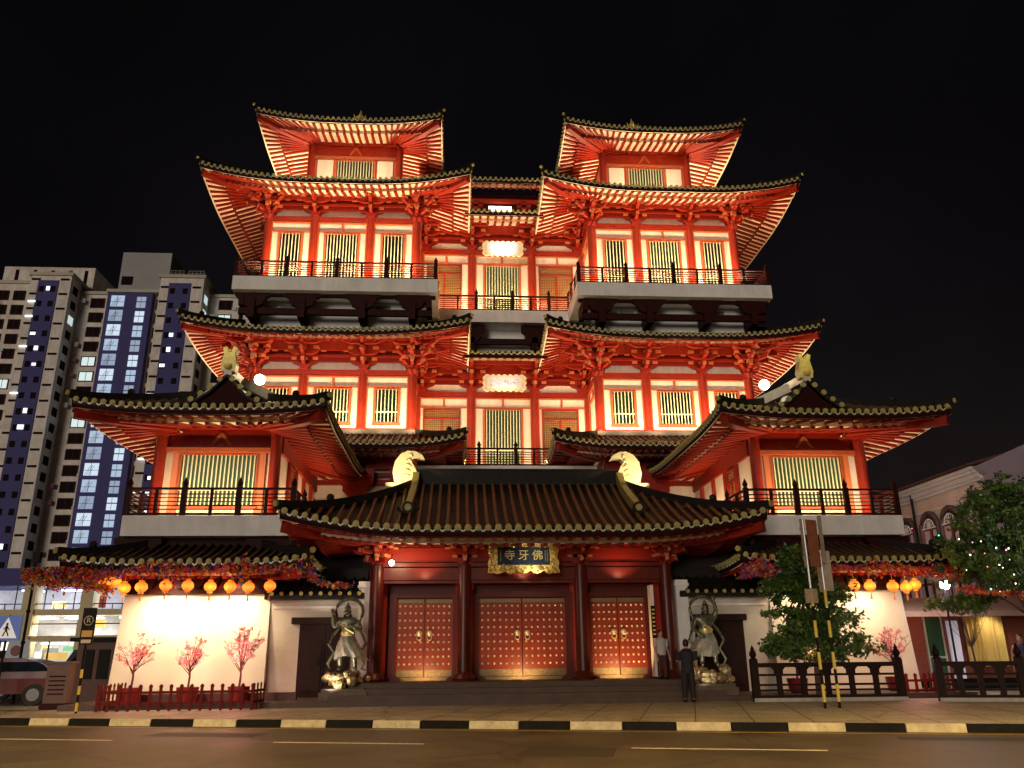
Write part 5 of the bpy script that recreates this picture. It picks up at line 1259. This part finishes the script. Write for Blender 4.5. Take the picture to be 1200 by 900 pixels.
# ================================================================== cars
def car(label, loc, rz, paint, suv=False, group='cars parked beyond the left pavement'):
    t = thing('parked_car', label, 'car', loc, rz=rz, group=group)
    H_ = 1.72 if suv else 1.42
    b = MB(); L_ = 4.4
    prof = [(-2.2,.35),(-2.15,.72),(-1.9,.88),(-1.0,.98)] + ([(-.65,H_-.05),(-.3,H_),(1.5,H_),(1.85,H_-.3)] if suv else [(-.25,H_-.06),(.1,H_),(.9,H_-.02),(1.3,H_-.12)])+[(2.05,1.02),(2.18,.8),(2.2,.35)]
    n = len(prof); rings = []
    for y, sc in ((-.88,.0),(-.84,1),(-.70,1),(.70,1),(.84,1),(.88,.0)):
        rings.append((y, sc))
    vs = []
    for (y, _), in zip(rings):
        for (x, z) in prof:
            yy = y
            if z > 1.0: yy = y*(1-.22*(z-1.0)/(H_-1.0))
            if abs(y) > .86: zz = min(z, .8); xx = x*.985
            else: zz = z; xx = x
            vs.append((xx, yy, zz))
    fs = [(i*n+j, i*n+j+1, (i+1)*n+j+1, (i+1)*n+j) for i in range(5) for j in range(n-1)]+[tuple(range(n)), tuple(range(6*n-1, 5*n-1, -1))]
    b.add(vs, fs, 0); b.build('body', paint, t, (0,0,0), smooth=True)
    g = MB(); x0_, x1_ = (-.72, 1.7) if suv else (-.42, 1.5)
    for y in (-1, 1):
        g.add([(x0_-.2,y*.80,1.02),(x1_+.2,y*.80,1.02),(x1_-.15,y*.69,H_-.12),(x0_+.3,y*.69,H_-.12)], [(0,1,2,3)], 0)
    g.add([(-.98,-.66,1.0),(-.98,.66,1.0),(-.6 if suv else -.28,.58,H_-.1),(-.6 if suv else -.28,-.58,H_-.1)], [(0,1,2,3)], 0)
    for p in g.v: pass
    g.v = [(x-(.03 if abs(y) < .68 and x < 0 else 0), y*1.015, z+(.015 if abs(y) < .68 else 0)) for x,y,z in g.v]
    g.build('window', mat('car_glass', (.01,.012,.015), .08), t, (0,0,0))
    for x in (-1.4, 1.35):
        for y in (-.82, .82):
            w_ = MB(); w_.tube([(x,y-.1,.32),(x,y+.1,.32)], .32, 20, 0); wo = w_.build('wheel', mat('tyre', (.015,.015,.015), .8), t, (0,0,0), smooth=True)
            r_ = MB(); r_.tube([(x,y-.11,.32),(x,y+.11,.32)], .19, 12, 0); r_.build('rim', mat('rim', (.12,.12,.12), .4, metal=.6), wo, (0,0,0))
    for y in (-.62,.62):
        h_ = MB(); h_.ball((-2.1,y,.7), .13, 10, 6, 0, sx=.5, sy=1.3, sz=.6); h_.build('headlight', mat('headlamp', (.8,.8,.75), .1), t, (0,0,0), smooth=True)
        h_ = MB(); h_.box(2.12,2.2,y-.16,y+.16,.72,.86); h_.build('tail_light', mat('tail', (.4,.01,.01), .2), t, (0,0,0))
CR = mat('car_maroon', (.09,.007,.007), .3, spec=.25); CB = mat('car_black', (.012,.012,.014), .15); CS = mat('car_grey', (.08,.08,.09), .2)
car('dark red car parked nearest the left edge of the pavement', (-16.9,28.6,.15), R(8), CR)
car('black car parked behind the dark red car', (-19.8,32.5,.15), R(5), CB)
car('dark grey high-roofed car parked beside the cream wall corner', (-16.0,33.5,.15), R(12), CS, suv=True)
car('black hatchback parked far behind near the market', (-23.5,39,.15), R(0), CB, suv=True)
c = MB(); c.box(-14.1,-13.45,25.7,26.05,.15,1.40,0); c.box(-14.15,-13.4,25.65,26.1,1.40,1.46,0); c.box(-14.15,-13.4,25.65,26.1,.15,.32,1)
for k in range(5): c.box(-14.0,-13.55,25.68,25.7,.55+k*.12,.59+k*.12,1)
tag(c.build('utility_box', [mat('box_brown', (.08,.03,.014), .5, var=.2), DRED]), 'brown metal utility cabinet standing on the pavement in front of the cars', 'cabinet')
c = MB(); c.box(-14.5,-12.9,28.4,30.0,.15,2.05,0); c.box(-14.7,-12.8,28.2,30.2,2.05,2.18,1)
for k in range(3): c.box(-14.3+k*.5,-13.95+k*.5,28.36,28.4,.9,1.8,1)
tag(c.build('kiosk', [mat('kiosk_brown', (.07,.025,.014), .6, var=.2), BLACK]), 'dark brown kiosk box beside the left cream wall', 'kiosk')
# ---- signs and posts at left
t = thing('pedestrian_sign', 'blue square sign with white triangle and walking figure at the left edge', 'road sign', (-16.1,27,.15))
c = MB(); c.box(-.42,.42,-.03,0,1.93,2.68,0); c.add([(-.34,-.034,2.0),(.34,-.034,2.0),(0,-.034,2.62)], [(0,1,2)], 1)
c.build('sign_panel', [mat('sign_blue_road', (.03,.10,.42), .4, emis=(.03,.10,.42), es=.25), mat('sign_white', (.85,.85,.85), .4, emis=(.9,.9,.9), es=.25)], t, (0,0,0))
c = MB()
def stroke(a, b, w_): c.bar((a[0],-.04,a[1]), (b[0],-.04,b[1]), .006, w_, 0, (0,0,1)) if abs(a[0]-b[0]) > abs(a[1]-b[1]) else c.bar((a[0],-.04,a[1]), (b[0],-.04,b[1]), w_, .006, 0, (0,1,0))
c.disc((0,-.04,2.42), .035, (0,-1,0), .006, 12, 0)
stroke((0,2.38),(-.01,2.22),.07); stroke((-.01,2.24),(-.09,2.06),.035); stroke((-.0,2.24),(.08,2.06),.035); stroke((.01,2.35),(.09,2.24),.025); stroke((-.01,2.35),(-.09,2.26),.025)
c.build('figure', BLACK, t, (0,0,0))
c = MB(); c.tube([(0,.03,0),(0,.03,2.7)], .035, 8, 0); c.build('pole', BLACK, t, (0,0,0))
t = thing('lamp_post', 'thin black post rising left of the flower covered roof corner', 'post', (-16.55,29,.15))
c = MB(); c.tube([(0,0,0),(0,0,4.6)], .045, 8, 0)
for z in (1.9,2.9,3.9): c.ball((0,0,z), .075, 8, 5, 0)
c.build('pole', BLACK, t, (0,0,0)); c = MB(); c.box(-.12,.12,-.1,.05,4.5,4.85,0); c.build('head', BLACK, t, (0,0,0))
t = thing('sign_post', 'black board with ringed symbol on a black and yellow post left of the picket fence', 'sign post', (-12.35,23.9,.15))
c = MB(); c.tube([(0,0,0),(0,0,2.0)], .035, 8, 0)
for k in range(3): c.tube([(0,0,.05+k*.42),(0,0,.27+k*.42)], .039, 8, 1)
c.build('pole', [BLACK, POLEY], t, (0,0,0))
c = MB(); c.box(-.17,.19,-.06,-.03,1.75,2.72,0); c.tube([(.01+.12*math.cos(k*math.pi/8),-.065,2.38+.12*math.sin(k*math.pi/8)) for k in range(17)], .012, 5, 1); c.box(-.13,.15,-.066,-.06,1.95,2.12,2); c.box(-.12,.14,-.066,-.06,1.79,1.88,1)
c.build('sign_panel', [BLACK, mat('sign_line', (.45,.42,.36), .6), mat('sign_amber', (.5,.28,.08), .6)], t, (0,0,0))
text_obj('symbol', 'R', .19, MATS['sign_line'], t, (.01,-.065,2.38), ext=.003)
t = thing('round_sign', 'white board with a dark red round mark standing behind the cars', 'sign', (-20.9,37.5,-.35))
c = MB(); c.poly([(-.42,1.55),(.42,1.55),(.5,1.9),(.42,2.65),(-.42,2.65),(-.5,1.9)], 'y', -.03, 0, 0); c.disc((-.08,-.04,2.2), .22, (0,-1,0), .02, 20, 1); c.box(.1,.32,-.04,-.03,1.65,1.9,1)
c.build('sign_panel', [mat('board_pale', (.5,.55,.62), .5), mat('board_maroon', (.2,.01,.02), .5)], t, (0,0,0)); c = MB(); c.tube([(0,.03,0),(0,.03,1.6)], .03, 8); c.build('pole', BLACK, t, (0,0,0))
c = MB(); c.lathe([(.14,0),(.2,.35),(.16,.75),(.05,.9)], (-19.3,40,2.3), 10, 0, sy=.3); c.tube([(-19.3,40.05,.15),(-19.3,40.05,2.3)], .03, 6, 1)
tag(c.build('hanging_banner', [mat('banner_yellow', (.75,.55,.05), .6, emis=(1,.7,.05), es=.25), BLACK]), 'small bright yellow banner in front of the market', 'banner')
# ================================================================== shophouse at right
sh = thing('shophouse', 'old shophouse with dark arched windows, fanlights and moulded cornice at the right', 'shophouse', (24,34,0), world=True)
SHW = mat('shop_wall', (.50,.40,.36), .8, var=.15, scale=.8)
c = MB(); c.box(19,30,31,52,0,8.0,0); c.build('wall', SHW, sh)
c = MB()
for z0_, z1_, o_ in ((8.0,8.12,.12),(8.12,8.3,.22),(8.3,8.42,.36),(8.42,8.55,.48),(7.35,7.45,.08)): c.box(19-o_,19.02,30.9,52,z0_,z1_,0)
c.build('cornice', mat('cornice_pale', (.52,.50,.52), .7, var=.15), sh)
c = MB(); c.add([(18.4,30.9,8.55),(18.4,52,8.55),(24.5,52,10.2),(24.5,30.9,10.2)], [(0,3,2,1)], 0); c.add([(24.5,30.9,10.2),(24.5,52,10.2),(30.6,52,8.55),(30.6,30.9,8.55)], [(0,3,2,1)], 0)
for k in range(50): y = 31+k*.42; c.tube([(18.4,y,8.6),(24.5,y,10.25)], .07, 5, 0, cap=False)
c.build('roof', mat('terracotta', (.12,.045,.028), .8, var=.35, scale=3), sh)
c = MB(); c.poly([(18.6,8.5),(18.9,8.2),(30.5,8.2),(30.5,8.9),(24.5,10.9)], 'y', 30.6, 31.0, 0); c.box(19,30.4,30.62,31,0,8.2,0); c.build('party_wall', mat('party_wall', (.26,.20,.24), .85, var=.15, scale=.7), sh)
def arch_window(y, z0_, z1_, hw):
    f = MB(); n = 10; zc_ = z1_-hw
    op = [(y-hw,z0_),(y+hw,z0_)]+[(y+hw*math.cos(math.pi*k/n), zc_+hw*math.sin(math.pi*k/n)) for k in range(n+1)]
    ring = []
    for k in range(n+1):
        a = math.pi*k/n; ring.append((18.93, y+(hw+.12)*math.cos(a), zc_+(hw+.12)*math.sin(a)))
    f.tube([(18.93,y+hw+.12,z0_)]+ring+[(18.93,y-hw-.12,z0_)], .11, 6, 0)
    o = f.build('window', mat('arch_dark', (.09,.05,.05), .6), sh)
    p = MB(); p.poly(op, 'x', 18.94, 18.99, 0)
    for k in (-1,1):
        p.box(18.9,18.94,y+k*hw*.5-.2 if k < 0 else y+hw*.15,y+k*hw*.5+.05 if k < 0 else y+hw*.85,z0_+.1,zc_-.1,1)
    p.box(18.9,18.94,y-hw,y-hw+.06,z0_,zc_,2); p.box(18.9,18.94,y+hw-.06,y+hw,z0_,zc_,2); p.box(18.9,18.94,y-.03,y+.03,z0_,zc_,2)
    p.build('pane', [mat('arch_pane', (.03,.015,.02), .3), mat('shutter_pale', (.50,.42,.48), .6), mat('mullion_red', (.35,.03,.03), .5)], o)
    q = MB()
    for k in range(7):
        a = math.pi*k/6; q.bar((18.88,y+.08*math.cos(a),zc_+.08*math.sin(a)),(18.88,y+hw*.72*math.cos(a),zc_+hw*.72*math.sin(a)),.03,.045,0,(1,0,0))
    q.tube([(18.88,y+hw*.72*math.cos(math.pi*k/10),zc_+hw*.72*math.sin(math.pi*k/10)) for k in range(11)], .03, 5, 0)
    q.box(18.86,18.9,y-hw,y+hw,zc_-.04,zc_+.03,0)
    q.build('fanlight', mat('fan_white', (.7,.65,.6), .6), o)
for y in (31.9,33.5,35.1,37.0,39.2,41.4,43.6): arch_window(y, 4.9, 7.2, .55)
for y in (32.2,34.2,36.2,38.2,40.2,42.2):
    c = MB(); c.box(18.9,18.98,y-.6,y+.6,2.9,4.3,0); 
    for k in range(4): c.box(18.86,18.9,y-.6+k*.38,y-.55+k*.38,2.9,4.3,1)
    for k in range(2): c.box(18.87,18.9,y-.5+k*.6,y-.1+k*.6,3.0,4.2,2)
    c.build('shutter_window', [mat('arch_pane', (0,0,0)), MATS['mullion_red'], MATS['shutter_pale']], sh)
c = MB(); c.tube([(18.8,36.0,8.3),(18.8,36.0,7.9),(18.85,36.0,.3)], .06, 6); c.build('downpipe', BLACK, sh)
light('shop_glow', 'SPOT', (14.5,33.5,3.3), 160, (1,.70,.62), (19,35.5,6.2), size=.3, spot=90)
# awning shop facing the street
aw = thing('awning_shop', 'single-storey shop front with sloping awning, green door and lit yellow curtain', 'shop', (16,30,.15), world=True)
c = MB(); c.box(13.6,20,30.0,30.3,.15,3.1,0); c.box(13.6,20,29.96,30.0,.15,.5,1)
c.build('wall', [mat('shop_red', (.20,.05,.03), .7, var=.2), BLACK], aw)
c = MB(); c.add([(13.0,28.3,2.75),(20.5,28.3,2.75),(20.5,30.1,3.35),(13.0,30.1,3.35)], [(0,1,2,3)], 0); c.box(13.0,20.5,28.26,28.3,2.6,2.78,0)
c.build('awning', mat('awning_cloth', (.42,.24,.17), .8, var=.15), aw)
c = MB(); c.box(14.95,15.55,29.9,29.96,.2,2.6,0); c.box(14.9,14.95,29.86,29.96,.15,2.65,1); c.box(15.55,15.6,29.86,29.96,.15,2.65,1); c.box(14.95,15.55,29.86,29.9,1.2,1.26,1); c.build('door', [mat('green_door', (.015,.07,.035), .6), mat('door_pale', (.4,.45,.38), .6)], aw)
c = MB(); n = 30
vs = [(16.3+1.5*i/n, 29.7+.07*math.sin(i*1.9), z) for z in (.9, 2.7) for i in range(n+1)]
c.add(vs, [(i, i+1, n+2+i, n+1+i) for i in range(n)], 0); c.build('curtain', mat('curtain_yellow', (.55,.40,.13), .8), aw, smooth=True)
c = MB(); c.box(15.75,16.15,29.8,29.9,.5,2.5,0); c.build('pale_board', mat('pale_board', (.5,.5,.6), .6, emis=(.7,.75,1), es=.2), aw)
light('curtain_light', 'SPOT', (17.1,29.0,2.72), 75, (1,.86,.55), (17.1,29.8,1.5), size=.1, spot=110)
light('shop_light', 'POINT', (14.6,28.9,2.4), 16, (1,.45,.3), size=.2)
for o in list(bpy.data.objects):
    if 'world_parts' in o: del o['world_parts']
